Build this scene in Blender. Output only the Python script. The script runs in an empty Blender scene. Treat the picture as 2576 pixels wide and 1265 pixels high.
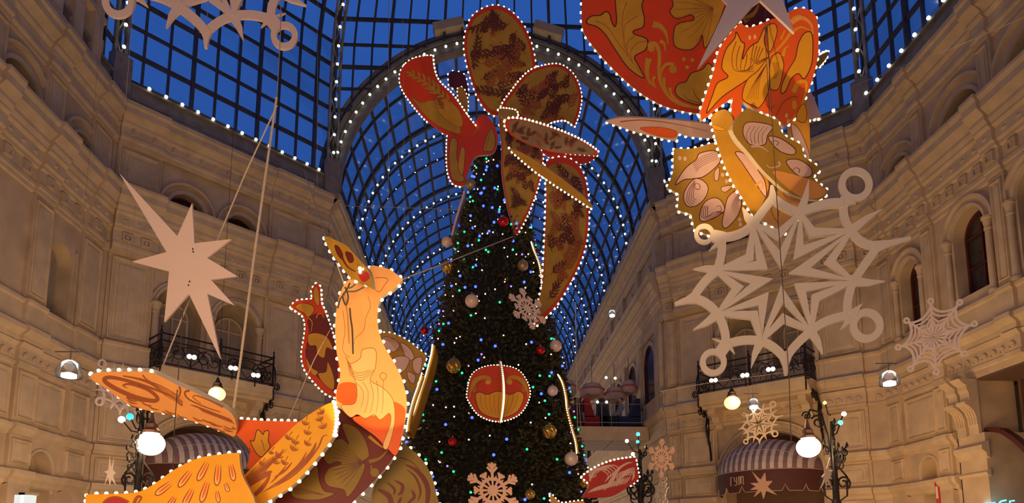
import bpy, math, random
from mathutils import Vector, Matrix
from mathutils.geometry import tessellate_polygon
random.seed(7)
SC = bpy.context.scene
COL = SC.collection
# ------------------------------------------------------------------ camera
F_, PX_, PY_ = 1700.0, 1288.0, 1162.0
PIT, YAW, EYE = math.atan(238/1700.0), math.radians(2.63), 1.6
cam = bpy.data.cameras.new('camera'); camo = bpy.data.objects.new('camera', cam); COL.objects.link(camo)
cam.sensor_fit = 'HORIZONTAL'; cam.sensor_width = 36.0
cam.lens = 36.0*F_/2576.0
cam.shift_x = 0.0
cam.shift_y = (PY_-632.5)/2576.0
cam.clip_end = 400
camo.location = (0, 0, EYE)
camo.rotation_euler = (math.pi/2+PIT, 0, -YAW)
SC.camera = camo
# ------------------------------------------------------------------ view + world
SC.view_settings.view_transform = 'Standard'; SC.view_settings.look = 'None'
SC.view_settings.gamma = 1.0; SC.view_settings.use_curve_mapping = False
SC.view_settings.exposure = 0.16
w = bpy.data.worlds.new('dusk_sky'); SC.world = w; w.use_nodes = True
nt = w.node_tree; nt.nodes.clear()
wo = nt.nodes.new('ShaderNodeOutputWorld'); wb = nt.nodes.new('ShaderNodeBackground')
tc = nt.nodes.new('ShaderNodeTexCoord'); sp = nt.nodes.new('ShaderNodeSeparateXYZ'); cr = nt.nodes.new('ShaderNodeValToRGB')
nz = nt.nodes.new('ShaderNodeTexNoise'); nz.inputs['Scale'].default_value = 2.5; nz.inputs['Detail'].default_value = 3
mx = nt.nodes.new('ShaderNodeMixRGB'); mx.blend_type = 'MULTIPLY'; mx.inputs[0].default_value = .25
cr.color_ramp.elements[0].position = 0.0; cr.color_ramp.elements[0].color = (.020, .055, .19, 1)
cr.color_ramp.elements[1].position = 0.75; cr.color_ramp.elements[1].color = (.034, .118, .42, 1)
nt.links.new(tc.outputs['Generated'], sp.inputs[0]); nt.links.new(sp.outputs['Z'], cr.inputs[0])
nt.links.new(tc.outputs['Generated'], nz.inputs['Vector'])
nt.links.new(cr.outputs[0], mx.inputs[1]); nt.links.new(nz.outputs[0], mx.inputs[2])
nt.links.new(mx.outputs[0], wb.inputs[0]); wb.inputs[1].default_value = 1.0
nt.links.new(wb.outputs[0], wo.inputs[0])

def light(name, kind, loc, power, col, size=1.0, target=None, **kw):
    l = bpy.data.lights.new(name, kind); l.energy = power; l.color = col
    if kind == 'AREA':
        l.shape = 'RECTANGLE'; l.size = size if not isinstance(size, tuple) else size[0]
        l.size_y = size if not isinstance(size, tuple) else size[1]
    elif kind in ('POINT', 'SPOT'):
        l.shadow_soft_size = size
    for k, v in kw.items(): setattr(l, k, v)
    o = bpy.data.objects.new(name, l); COL.objects.link(o); o.location = loc
    if target is not None:
        o.rotation_euler = (Vector(target)-Vector(loc)).to_track_quat('-Z', 'Y').to_euler()
    return o
WARM = (1.0, .66, .36)
# shop and street lamp light from the hall's lower floors, plus two added fills
light('hall_light_front', 'AREA', (.65, 15, 1.0), 430, WARM, (22, 18), (.65, 15, 20))
light('hall_light_left', 'AREA', (-8.0, 18.5, .6), 330, (1, .68, .44), (5, 5), (-12, 26, 5))
light('hall_light_right', 'AREA', (9.5, 18.5, .6), 470, (1, .61, .30), (5, 5), (13.5, 25.5, 5))
light('camera_side_fill', 'AREA', (-1.5, -1.5, 3.5), 460, (1, .68, .42), (9, 3), (-2.2, 9, 6.5))  # fill added behind the camera to brighten the near star and boards
light('wing_fill_left', 'AREA', (-4.5, 3.0, .8), 200, (1, .64, .34), (2, 2), (-4.2, 8.8, 4.0))  # unseen fill added to brighten the lower left wing boards
for _y in (41, 50, 60, 72): light('arcade_light', 'POINT', (.65, _y, 5), 420, (.95, .74, .58), .5)

# ------------------------------------------------------------------ helpers
def lin(c):
    c = c/255.0
    return c/12.92 if c <= .04045 else ((c+.055)/1.055)**2.4
def RGB(r, g, b): return (lin(r), lin(g), lin(b), 1)
MATS = {}
def mat(name, col, rough=.6, metal=0.0, noise=0.0, nscale=4.0, bump=0.0, bscale=30.0, emit=None, estr=0.0, alpha=None):
    if name in MATS: return MATS[name]
    m = bpy.data.materials.new(name); m.use_nodes = True; n = m.node_tree
    b = n.nodes['Principled BSDF']
    b.inputs['Base Color'].default_value = col; b.inputs['Roughness'].default_value = rough
    b.inputs['Metallic'].default_value = metal
    if noise > 0:
        t = n.nodes.new('ShaderNodeTexNoise'); t.inputs['Scale'].default_value = nscale; t.inputs['Detail'].default_value = 5
        g = n.nodes.new('ShaderNodeNewGeometry'); n.links.new(g.outputs['Position'], t.inputs['Vector'])
        r = n.nodes.new('ShaderNodeMapRange'); r.inputs['From Min'].default_value = .3; r.inputs['From Max'].default_value = .7
        r.inputs['To Min'].default_value = 1-noise; r.inputs['To Max'].default_value = 1+noise*.5
        x = n.nodes.new('ShaderNodeVectorMath'); x.operation = 'SCALE'; x.inputs[0].default_value = col[:3]
        n.links.new(t.outputs[0], r.inputs[0]); n.links.new(r.outputs[0], x.inputs['Scale']); n.links.new(x.outputs[0], b.inputs['Base Color'])
    if bump > 0:
        t2 = n.nodes.new('ShaderNodeTexNoise'); t2.inputs['Scale'].default_value = bscale; t2.inputs['Detail'].default_value = 4
        g2 = n.nodes.new('ShaderNodeNewGeometry'); n.links.new(g2.outputs['Position'], t2.inputs['Vector'])
        bu = n.nodes.new('ShaderNodeBump'); bu.inputs['Strength'].default_value = bump; bu.inputs['Distance'].default_value = .02
        n.links.new(t2.outputs[0], bu.inputs['Height']); n.links.new(bu.outputs[0], b.inputs['Normal'])
    if emit is not None:
        b.inputs['Emission Color'].default_value = emit; b.inputs['Emission Strength'].default_value = estr
    MATS[name] = m; return m
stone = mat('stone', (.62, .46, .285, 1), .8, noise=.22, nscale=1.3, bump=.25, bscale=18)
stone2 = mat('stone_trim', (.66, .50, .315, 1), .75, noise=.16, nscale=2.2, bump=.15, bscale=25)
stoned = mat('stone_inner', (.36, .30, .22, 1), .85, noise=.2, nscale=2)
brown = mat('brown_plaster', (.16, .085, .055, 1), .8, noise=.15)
iron = mat('wrought_iron', (.035, .026, .024, 1), .45, .6, noise=.3, nscale=9)
steel = mat('roof_steel', (.085, .075, .08, 1), .55, .3, noise=.3, nscale=3)
steell = mat('roof_steel_light', (.27, .23, .20, 1), .6, .1, noise=.3, nscale=3)
redframe = mat('red_brown_frame', (.09, .018, .014, 1), .45, noise=.15)
dark = mat('dark_room', (.012, .010, .010, 1), .7, noise=.2)
floorm = mat('floor_stone', (.35, .28, .21, 1), .5, noise=.2, bump=.1)
white = mat('white_board', (.72, .54, .48, 1), .6, noise=.04, nscale=1.0)
whitew = mat('warm_white_board', (.80, .66, .52, 1), .6, noise=.05, nscale=1.0)
rope = mat('rope', (.62, .50, .38, 1), .8, noise=.2, nscale=40)
wire = mat('dark_wire', (.10, .08, .07, 1), .5, .3)
wirel = mat('light_wire', (.35, .30, .29, 1), .5, .2)
red = mat('red_paint', (.72, .050, .006, 1), .5, noise=.08, nscale=3)
orange = mat('orange_paint', (.95, .13, .01, 1), .5, noise=.06, nscale=3)
amber = mat('amber_paint', (.90, .40, .012, 1), .5, noise=.07, nscale=3)
gold = mat('gold_paint', (.62, .30, .02, 1), .5, noise=.14, nscale=4)
olive = mat('ochre_paint', (.50, .265, .022, 1), .5, noise=.14, nscale=4)
peach = mat('peach_paint', (.95, .40, .10, 1), .5, noise=.08, nscale=3)
peachm = mat('mid_peach_paint', (1.0, .47, .14, 1), .5, noise=.06, nscale=3)
peachl = mat('light_peach_paint', (1.0, .56, .20, 1), .5, noise=.06, nscale=3)
maroon = mat('maroon_paint', (.16, .016, .012, 1), .5, noise=.08, nscale=3)
line = mat('dark_outline_paint', (.13, .025, .012, 1), .5)
lineb = mat('brown_outline_paint', (.36, .09, .02, 1), .5)
dolive = mat('dark_olive_paint', (.27, .165, .016, 1), .5, noise=.12, nscale=4)
umber = mat('umber_paint', (.34, .20, .13, 1), .5, noise=.14, nscale=4)
pink = mat('pale_pink_paint', (.78, .50, .42, 1), .5, noise=.08, nscale=4)
crimson = mat('crimson_paint', (.50, .03, .025, 1), .5, noise=.08)
rimw = mat('board_rim', (.55, .45, .33, 1), .5, noise=.1)
bulbm = mat('warm_white_bulb', (.9, .85, .7, 1), .3, emit=(1, .97, .60, 1), estr=1.9)
bulbc = mat('cool_white_bulb', (.9, .9, .85, 1), .3, emit=(.95, 1, .82, 1), estr=2.2)
globem = mat('lamp_globe_glass', (.9, .85, .7, 1), .3, emit=(1, .86, .60, 1), estr=9.0)
spotm = mat('amber_lamp_glass', (.9, .7, .3, 1), .3, emit=(1, .64, .20, 1), estr=2.0)
floodm = mat('floodlight_lens', (.9, .9, .9, 1), .3, emit=(1, .98, .86, 1), estr=14.0)
discm = mat('cool_disc_lens', (.9, .9, .9, 1), .3, emit=(.85, .97, 1, 1), estr=6.0)
def glassmat(name, tint, rough, gl):
    m = bpy.data.materials.new(name); m.use_nodes = True; n = m.node_tree; n.nodes.clear()
    o = n.nodes.new('ShaderNodeOutputMaterial'); t = n.nodes.new('ShaderNodeBsdfTransparent'); g = n.nodes.new('ShaderNodeBsdfGlossy')
    f = n.nodes.new('ShaderNodeFresnel'); f.inputs[0].default_value = 1.45
    mu = n.nodes.new('ShaderNodeMath'); mu.operation = 'MULTIPLY'; mu.inputs[1].default_value = gl
    s = n.nodes.new('ShaderNodeMixShader'); t.inputs[0].default_value = tint; g.inputs['Roughness'].default_value = rough
    n.links.new(f.outputs[0], mu.inputs[0]); n.links.new(mu.outputs[0], s.inputs[0])
    n.links.new(t.outputs[0], s.inputs[1]); n.links.new(g.outputs[0], s.inputs[2]); n.links.new(s.outputs[0], o.inputs[0])
    return m
glass = glassmat('roof_glass', (.86, .92, 1, 1), .05, .35)
shade = glassmat('clear_shade_glass', (.86, .82, .78, 1), .15, .9)
winglass = mat('window_glass', (.05, .045, .045, 1), .12, noise=.3)

class MB:
    def __init__(s): s.v = []; s.f = []; s.m = []
    def poly(s, pts, mi=0):
        b = len(s.v); s.v.extend([tuple(p) for p in pts]); s.f.append(tuple(range(b, b+len(pts)))); s.m.append(mi)
    def mesh(s, vs, fs, mi=0):
        b = len(s.v); s.v.extend([tuple(p) for p in vs])
        for f in fs: s.f.append(tuple(b+i for i in f)); s.m.append(mi)
    def box8(s, c, mi=0):   # 8 corners bottom 4, top 4
        s.mesh(c, [(0, 3, 2, 1), (4, 5, 6, 7), (0, 1, 5, 4), (1, 2, 6, 5), (2, 3, 7, 6), (3, 0, 4, 7)], mi)
    def box(s, fr, u0, u1, d0, d1, z0, z1, mi=0):
        s.box8([fr(u0, d0, z0), fr(u1, d0, z0), fr(u1, d1, z0), fr(u0, d1, z0), fr(u0, d0, z1), fr(u1, d0, z1), fr(u1, d1, z1), fr(u0, d1, z1)], mi)
    def bar(s, a, b, wd, ht, up=(0, 0, 1), mi=0):
        a = Vector(a); b = Vector(b); t = (b-a).normalized(); up = Vector(up)
        if abs(t.dot(up)) > .98: up = Vector((0, 1, 0))
        x = t.cross(up).normalized()*wd/2; y = x.cross(t).normalized()*ht/2
        s.box8([a-x-y, a+x-y, a+x+y, a-x+y, b-x-y, b+x-y, b+x+y, b-x+y], mi)
    def tube(s, path, r, n=6, mi=0, caps=True):
        P = [Vector(p) for p in path]; R = r if isinstance(r, (list, tuple)) else [r]*len(P)
        vs = []; ref = None
        for i, p in enumerate(P):
            t = (P[min(i+1, len(P)-1)]-P[max(i-1, 0)])
            t = t.normalized() if t.length > 1e-9 else Vector((0, 0, 1))
            if ref is None: ref = Vector((0, 0, 1)) if abs(t.z) < .9 else Vector((1, 0, 0))
            x = (ref-t*ref.dot(t)).normalized(); y = t.cross(x); ref = x
            for k in range(n):
                a = 2*math.pi*k/n; vs.append(p+(x*math.cos(a)+y*math.sin(a))*R[i])
        fs = []
        for i in range(len(P)-1):
            for k in range(n): fs.append((i*n+k, i*n+(k+1) % n, (i+1)*n+(k+1) % n, (i+1)*n+k))
        if caps: fs.append(tuple(reversed(range(n)))); fs.append(tuple(range((len(P)-1)*n, len(P)*n)))
        s.mesh(vs, fs, mi)
    def lathe(s, c, prof, n=12, mi=0, axis=None):   # prof (r,z)
        c = Vector(c); vs = []
        M = Matrix.Identity(3) if axis is None else Vector(axis).normalized().to_track_quat('Z', 'Y').to_matrix()
        for r, z in prof:
            for k in range(n):
                a = 2*math.pi*k/n; vs.append(c+M@Vector((r*math.cos(a), r*math.sin(a), z)))
        fs = []
        for i in range(len(prof)-1):
            for k in range(n): fs.append((i*n+k, i*n+(k+1) % n, (i+1)*n+(k+1) % n, (i+1)*n+k))
        fs.append(tuple(reversed(range(n)))); fs.append(tuple(range((len(prof)-1)*n, len(prof)*n)))
        s.mesh(vs, fs, mi)
    def ball(s, c, r, nu=12, nv=8, mi=0, sc=(1, 1, 1)):
        s_ = [(max(1e-4, r*math.sin(math.pi*i/nv)), -r*math.cos(math.pi*i/nv)*sc[2]) for i in range(nv+1)]
        s.lathe(c, s_, nu, mi)
    def tomesh(s, name, mats, smooth=False):
        me = bpy.data.meshes.new(name); me.from_pydata(s.v, [], s.f)
        for m in mats: me.materials.append(m)
        me.polygons.foreach_set('material_index', s.m)
        if smooth: me.polygons.foreach_set('use_smooth', [True]*len(me.polygons))
        me.update(); return me
    def build(s, name, mats, parent=None, smooth=False, **kw):
        if not isinstance(mats, (list, tuple)): mats = [mats]
        o = bpy.data.objects.new(name, s.tomesh(name, mats, smooth)); COL.objects.link(o)
        if parent is not None:
            o.parent = parent
            if parent.matrix_basis != Matrix.Identity(4): o.matrix_parent_inverse = parent.matrix_basis.inverted()
        for k, v in kw.items(): o[k] = v
        return o
def inst(me, name, parent, M):
    o = bpy.data.objects.new(name, me); COL.objects.link(o); o.parent = parent
    o.matrix_basis = M
    if parent is not None and parent.type == 'EMPTY' and parent.matrix_basis != Matrix.Identity(4):
        o.matrix_parent_inverse = parent.matrix_basis.inverted()
    return o
def empty(name, loc=(0, 0, 0), **kw):
    o = bpy.data.objects.new(name, None); COL.objects.link(o); o.location = loc; o.empty_display_size = .2
    o.matrix_basis = Matrix.Translation(Vector(loc))
    for k, v in kw.items(): o[k] = v
    return o
class Fr:
    def __init__(s, o, u, n): s.o = Vector(o); s.u = Vector(u).normalized(); s.n = Vector(n).normalized()
    def __call__(s, u, d, z): return s.o+s.u*u+s.n*d+Vector((0, 0, z))
    def M(s, u, d, z, sc=1.0):  # local x=u, y=n, z=up
        zc = Vector((0, 0, 1)); m = Matrix((s.u, s.n, zc)).transposed().to_4x4(); m.translation = s(u, d, z)
        return m@Matrix.Scale(sc, 4)
LOC = Fr((0, 0, 0), (1, 0, 0), (0, 1, 0))
# camera ray on planes: photo measurements become places on real planes
_fw = Vector((math.sin(YAW)*math.cos(PIT), math.cos(YAW)*math.cos(PIT), math.sin(PIT)))
_rt = Vector((math.cos(YAW), -math.sin(YAW), 0)); _up = _rt.cross(_fw); _C = Vector((0, 0, EYE))
def at(x, y, Y):
    r = _fw+_rt*((x-PX_)/F_)-_up*((y-PY_)/F_); return _C+r*(Y/r.y)
def onpl(x, y, p0, n):
    r = _fw+_rt*((x-PX_)/F_)-_up*((y-PY_)/F_); n = Vector(n); return _C+r*((Vector(p0)-_C).dot(n)/r.dot(n))

# ------------------------------------------------------------------ structure pieces
def sweep(mb, fr, u0, u1, prof, mi=0):
    n = len(prof); vs = [fr(u0, d, z) for d, z in prof]+[fr(u1, d, z) for d, z in prof]
    fs = [(i, i+1, n+i+1, n+i) for i in range(n-1)]+[tuple(range(n)), tuple(reversed(range(n, 2*n)))]
    mb.mesh(vs, fs, mi)
def archwall(mb, fr, u0, u1, z0, z1, holes, df, db, n=18, mi=0):
    cur = u0
    for cu, r, zs, zb in sorted(holes):
        if cu-r > cur: mb.poly([fr(cur, df, z0), fr(cu-r, df, z0), fr(cu-r, df, z1), fr(cur, df, z1)], mi)
        arc = [(cu-r*math.cos(math.pi*i/n), zs+r*math.sin(math.pi*i/n)) for i in range(n+1)]
        for (a, za), (b, zb2) in zip(arc[:-1], arc[1:]):
            mb.poly([fr(a, df, za), fr(b, df, zb2), fr(b, df, z1), fr(a, df, z1)], mi)
            mb.poly([fr(a, df, za), fr(a, db, za), fr(b, db, zb2), fr(b, df, zb2)], mi)
        if zb > z0: mb.poly([fr(cu-r, df, z0), fr(cu+r, df, z0), fr(cu+r, df, zb), fr(cu-r, df, zb)], mi)
        for sg in (-1, 1):
            if zs > zb: mb.poly([fr(cu+sg*r, df, zb), fr(cu+sg*r, db, zb), fr(cu+sg*r, db, zs), fr(cu+sg*r, df, zs)], mi)
        mb.poly([fr(cu-r, df, zb), fr(cu+r, df, zb), fr(cu+r, db, zb), fr(cu-r, db, zb)], mi)
        cur = cu+r
    if u1 > cur: mb.poly([fr(cur, df, z0), fr(u1, df, z0), fr(u1, df, z1), fr(cur, df, z1)], mi)
def archmould(mb, fr, cu, zs, prof, n=24, a0=0, a1=math.pi, legs=0.0, mi=0):  # prof list (r,d)
    st = []
    if legs > 0: st.append([fr(cu+r, d, zs-legs) for r, d in prof])
    for i in range(n+1):
        a = a0+(a1-a0)*i/n; st.append([fr(cu+r*math.cos(a), d, zs+r*math.sin(a)) for r, d in prof])
    if legs > 0: st.append([fr(cu-r, d, zs-legs) for r, d in prof])
    m = len(prof); vs = [p for q in st for p in q]; fs = []
    for i in range(len(st)-1):
        for k in range(m-1): fs.append((i*m+k, i*m+k+1, (i+1)*m+k+1, (i+1)*m+k))
    fs.append(tuple(range(m))); fs.append(tuple(reversed(range((len(st)-1)*m, len(st)*m))))
    mb.mesh(vs, fs, mi)
def ringframe(mb, fr, u0, u1, z0, z1, prof, mi=0):  # prof (inset,d)
    st = [[fr(u0+i, d, z0+i), fr(u1-i, d, z0+i), fr(u1-i, d, z1-i), fr(u0+i, d, z1-i)] for i, d in prof]
    vs = [p for q in st for p in q]; fs = []
    for k in range(len(prof)-1):
        for j in range(4): fs.append((k*4+j, k*4+(j+1) % 4, (k+1)*4+(j+1) % 4, (k+1)*4+j))
    mb.mesh(vs, fs, mi)
def panel(fr, par, u0, u1, z0, z1, d=0, sc=1.0):
    mb = MB(); s = sc
    pr = [(0, d-.01), (0, d+.07), (.05*s, d+.09), (.09*s, d+.05), (.12*s, d+.05), (.15*s, d+.008), (.24*s, d+.008), (.26*s, d+.045), (.32*s, d+.05)]
    ringframe(mb, fr, u0, u1, z0, z1, pr)
    i = .32*s; mb.poly([fr(u0+i, d+.05, z0+i), fr(u1-i, d+.05, z0+i), fr(u1-i, d+.05, z1-i), fr(u0+i, d+.05, z1-i)])
    return mb.build('wall_panel', stone2, par)
P_ROOF = [(0, 17.1), (.06, 17.12), (.06, 17.25), (.14, 17.3), (.14, 17.42), (.10, 17.45), (.10, 17.75), (.2, 17.85), (.2, 17.95), (.34, 18.1), (.46, 18.15), (.46, 18.38), (.54, 18.45), (.54, 18.6), (-.3, 18.66)]
P_ENT = [(0, 12.78), (.07, 12.82), (.07, 12.95), (.12, 12.98), (.12, 13.1), (.08, 13.12), (.08, 13.55), (.16, 13.6), (.16, 13.7), (.24, 13.76), (.24, 14.12), (.34, 14.2), (.34, 14.28), (.42, 14.4), (.42, 14.52), (.5, 14.62), (.62, 14.75), (.62, 14.98), (.7, 15.1), (.7, 15.2), (-.2, 15.34)]
P_MID = [(0, 8.0), (.10, 8.06), (.10, 8.2), (.2, 8.3), (.28, 8.36), (.28, 8.5), (.18, 8.56), (.1, 8.62), (.1, 9.2), (.16, 9.26), (.16, 9.36), (-.1, 9.4)]
P_FRZ = [(0, 7.28), (.06, 7.32), (.06, 7.42), (.02, 7.44), (.02, 7.86), (.07, 7.9), (.12, 8.0), (0, 8.02)]
P_STR = [(0, 5.18), (.05, 5.22), (.05, 5.3), (.12, 5.36), (.16, 5.44), (.16, 5.54), (0, 5.6)]
P_BASE = [(0, 3.7), (.08, 3.75), (.08, 3.86), (.18, 3.95), (.22, 4.05), (.22, 4.16), (0, 4.24)]
def bend(prof, e): return [(d+e if k not in (0, len(prof)-1) else d, z) for k, (d, z) in enumerate(prof)]
def course(fr, par, name, prof, segs):
    mb = MB()
    for u0, u1, e in segs: sweep(mb, fr, u0, u1, bend(prof, e))
    return mb.build(name, stone2, par)
# shared small carved pieces (local: x along wall, y outwards, z up)
_m = MB(); _m.mesh([(-.13, 0, 0), (0, 0, -.10), (.13, 0, 0), (0, 0, .10), (0, .05, 0)], [(0, 1, 4), (1, 2, 4), (2, 3, 4), (3, 0, 4)]); ME_DIA = _m.tomesh('carved_diamond', [stone2])
_m = MB(); ringframe(_m, LOC, -.17, .17, -.16, .16, [(0, 0), (0, .10), (.07, .10), (.07, .02)]); _m.box(LOC, -.06, .06, 0, .07, -.06, .06); ME_BRK = _m.tomesh('carved_block', [stone2])
_m = MB(); archmould(_m, LOC, 0, -.06, [(.07, 0), (.08, .06), (.13, .06), (.14, 0)], 8, 0, math.pi*1.15); _m.ball((.06, .03, -.06), .05, 6, 4); ME_SCR = _m.tomesh('frieze_scroll', [stone2])
_m = MB(); _m.box(LOC, -.07, .07, 0, .12, -.09, .09); ME_DEN = _m.tomesh('dentil', [stone2])
def rowof(fr, par, me, name, u0, u1, step, d, z, sc=1.0):
    n = max(1, int((u1-u0)/step)); s = (u1-u0)/n
    for i in range(n): inst(me, name, par, fr.M(u0+s*(i+.5), d, z, sc))
def window_fill(fr, name, cu, r, zs, zb, d, par=None, mull=True, inner=None, frame=None):
    g = MB(); n = 16
    pts = [fr(cu-r, d-.04, zb), fr(cu+r, d-.04, zb)]+[fr(cu+r*math.cos(math.pi*i/n), d-.04, zs+r*math.sin(math.pi*i/n)) for i in range(n+1)]
    g.poly(pts, 0)
    o = g.build(name, [inner or winglass], par)
    if par is None: o['kind'] = 'structure'
    f = MB(); archmould(f, fr, cu, zs, [(r, d-.04), (r, d+.06), (r-.08, d+.06), (r-.08, d-.04)], 16, legs=zs-zb if zs > zb else 0)
    f.box(fr, cu-r, cu+r, d-.04, d+.06, zb, zb+.07)
    if mull:
        f.box(fr, cu-.03, cu+.03, d-.03, d+.05, zb, zs+r*.96)
        f.box(fr, cu-r, cu+r, d-.03, d+.04, zs-.03, zs+.03)
        if zs-zb > 1: f.box(fr, cu-r, cu+r, d-.03, d+.04, (zs+zb)/2-.02, (zs+zb)/2+.02)
    f.build('window_frame', frame or redframe, o)
    return o
WN = [0]
def wname(): WN[0] += 1; return 'window_%d' % WN[0]
def column(fr, par, u, d, z0, z1, r):
    mb = MB(); c = fr(u, d, 0)
    mb.lathe(c, [(r*1.5, z0), (r*1.5, z0+.1), (r*1.15, z0+.16), (r, z0+.24), (r*.9, z1-.42), (r*1.1, z1-.4), (r*1.1, z1-.34), (r*.95, z1-.32), (r*1.35, z1-.1), (r*1.6, z1-.08), (r*1.6, z1)], 14)
    mb.build('column', stone2, par, smooth=False)

def diagonal_facade(name, o, u, n, c):
    fr = Fr(o, u, n); s0, s1 = c-2.25, c+2.28
    w = MB()
    w.box(fr, -.02, 9.37, -1.6, -1.45, 0, 18.6)
    for a, b, d in ((0, s0-1.75, -.08), (s0-1.75, s0, 0), (s1, s1+1.6, 0), (s1+1.6, 9.37, -.08)):
        if b > a: w.box(fr, a, b, -1.45, d, 0, 18.6)
    archwall(w, fr, s0, s1, 15.2, 18.6, [(c-1.1, .68, 15.42, 15.40), (c+1.2, .68, 15.42, 15.40)], -.15, -.75)
    archwall(w, fr, s0, s1, 8.3, 13.0, [(c-1.1, .88, 11.25, 8.6), (c+1.2, .88, 11.25, 8.6)], -.15, -1.0)
    archwall(w, fr, s0, s1, 0, 8.3, [(c+.03, 2.02, 4.75, 0.0)], -.12, -1.2)
    w.box(fr, s0, s1, -1.2, -.15, 13.0, 15.2)
    root = w.build(name, stone, kind='structure')
    brk = [(0, s0-1.75, -.06), (s0-1.75, s0, .10), (s0, s1, 0), (s1, s1+1.6, .10), (s1+1.6, 9.37, -.06)]
    brk = [b for b in brk if b[1]-b[0] > .02]
    course(fr, root, 'cornice', P_ROOF, brk)
    ent = [(a, b, e+(.1 if e > .05 else 0)) for a, b, e in brk]
    course(fr, root, 'entablature', P_ENT, ent)
    course(fr, root, 'ledge', P_MID, brk); course(fr, root, 'frieze', P_FRZ, brk)
    cl = [b for b in brk if not (abs(b[0]-s0) < .01)]
    course(fr, root, 'string_course', P_STR, cl); course(fr, root, 'base_course', P_BASE, cl)
    for a, b, e in ent:
        if b-a < .5: continue
        rowof(fr, root, ME_DIA, 'carved_diamond', a+.1, b-.1, .42, .24+e, 13.93, .9)
        rowof(fr, root, ME_BRK, 'carved_block', a+.15, b-.15, .62, .08+e, 13.34)
    for a, b, e in brk:
        if b-a < .5: continue
        rowof(fr, root, ME_SCR, 'frieze_scroll', a+.08, b-.08, .34, .02+e, 7.63)
        rowof(fr, root, ME_DEN, 'dentil', a+.05, b-.05, .5, .10+e, 17.6, .8)
    # panels on the piers
    for a, b in ((s0-1.6, s0-.12), (s1+.12, s1+1.48)):
        panel(fr, root, a, b, 15.45, 16.95); panel(fr, root, a, b, 9.5, 12.65)
        panel(fr, root, a, b, 5.68, 7.15); panel(fr, root, a, b, 4.3, 5.08, sc=.8); panel(fr, root, a, b, 1.0, 3.5)
    if s0-1.85 > .6:
        for z0, z1 in ((15.45, 16.95), (9.5, 12.65), (5.68, 7.15), (4.3, 5.08)): panel(fr, root, .12, s0-1.87, z0, z1, -.08, .5)
    # mouldings
    for q in (c-1.1, c+1.2):
        m = MB(); archmould(m, fr, q, 15.42, [(.68, -.15), (.70, -.06), (.84, -.06), (.86, -.15)]); archmould(m, fr, q, 15.42, [(1.0, -.15), (1.02, .0), (1.12, .02), (1.15, -.15)])
        m.box(fr, q-.8, q+.8, -.2, .06, 15.28, 15.42)
        m.build('arch_moulding', stone2, root)
        window_fill(fr, wname(), q, .68, 15.42, 15.41, -.55)
        m = MB(); archmould(m, fr, q, 11.25, [(.88, -.15), (.9, -.02), (1.0, .0), (1.03, -.06), (1.12, -.06), (1.15, -.15)], legs=.05)
        m.build('arch_moulding', stone2, root)
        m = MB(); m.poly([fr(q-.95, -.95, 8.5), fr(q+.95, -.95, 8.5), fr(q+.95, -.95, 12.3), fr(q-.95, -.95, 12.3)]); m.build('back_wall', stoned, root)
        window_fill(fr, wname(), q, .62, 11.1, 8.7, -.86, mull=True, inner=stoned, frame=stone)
    for q in (c-2.08, c+.05, c+2.12): column(fr, root, q, -.02, 9.2, 11.3, .13)
    m = MB(); R0 = 2.05
    archmould(m, fr, c+.03, 4.75, [(R0, -.12), (R0+.02, -.02), (R0+.1, 0), (R0+.13, -.04), (R0+.3, -.04), (R0+.33, .03), (R0+.42, .04), (R0+.45, -.12)], 36, a0=.12, a1=math.pi-.12)
    m.build('arch_moulding', stone2, root)
    m = MB()
    for i in range(30):
        a = .2+(math.pi-.4)*i/29; rr = R0+.215
        p = Fr(fr(c+.03+rr*math.cos(a), -.04, 4.75+rr*math.sin(a)), fr.u, fr.n)
        m.box(p, -.05, .05, 0, .04, -.07, .07)
    m.build('carved_beads', stone2, root, kind='stuff')
    # doorway behind the awning
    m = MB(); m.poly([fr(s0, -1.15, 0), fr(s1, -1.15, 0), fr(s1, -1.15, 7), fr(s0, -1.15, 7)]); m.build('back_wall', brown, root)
    return fr, root
S2 = math.sqrt(.5)
AL = (-7.35, 30.7, 0); AR = (8.65, 30.7, 0)
FL, WL = diagonal_facade('wall_back_left', AL, (-S2, -S2, 0), (S2, -S2, 0), 5.20)
FR_, WR = diagonal_facade('wall_back_right', AR, (S2, -S2, 0), (-S2, -S2, 0), 4.72)

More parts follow.
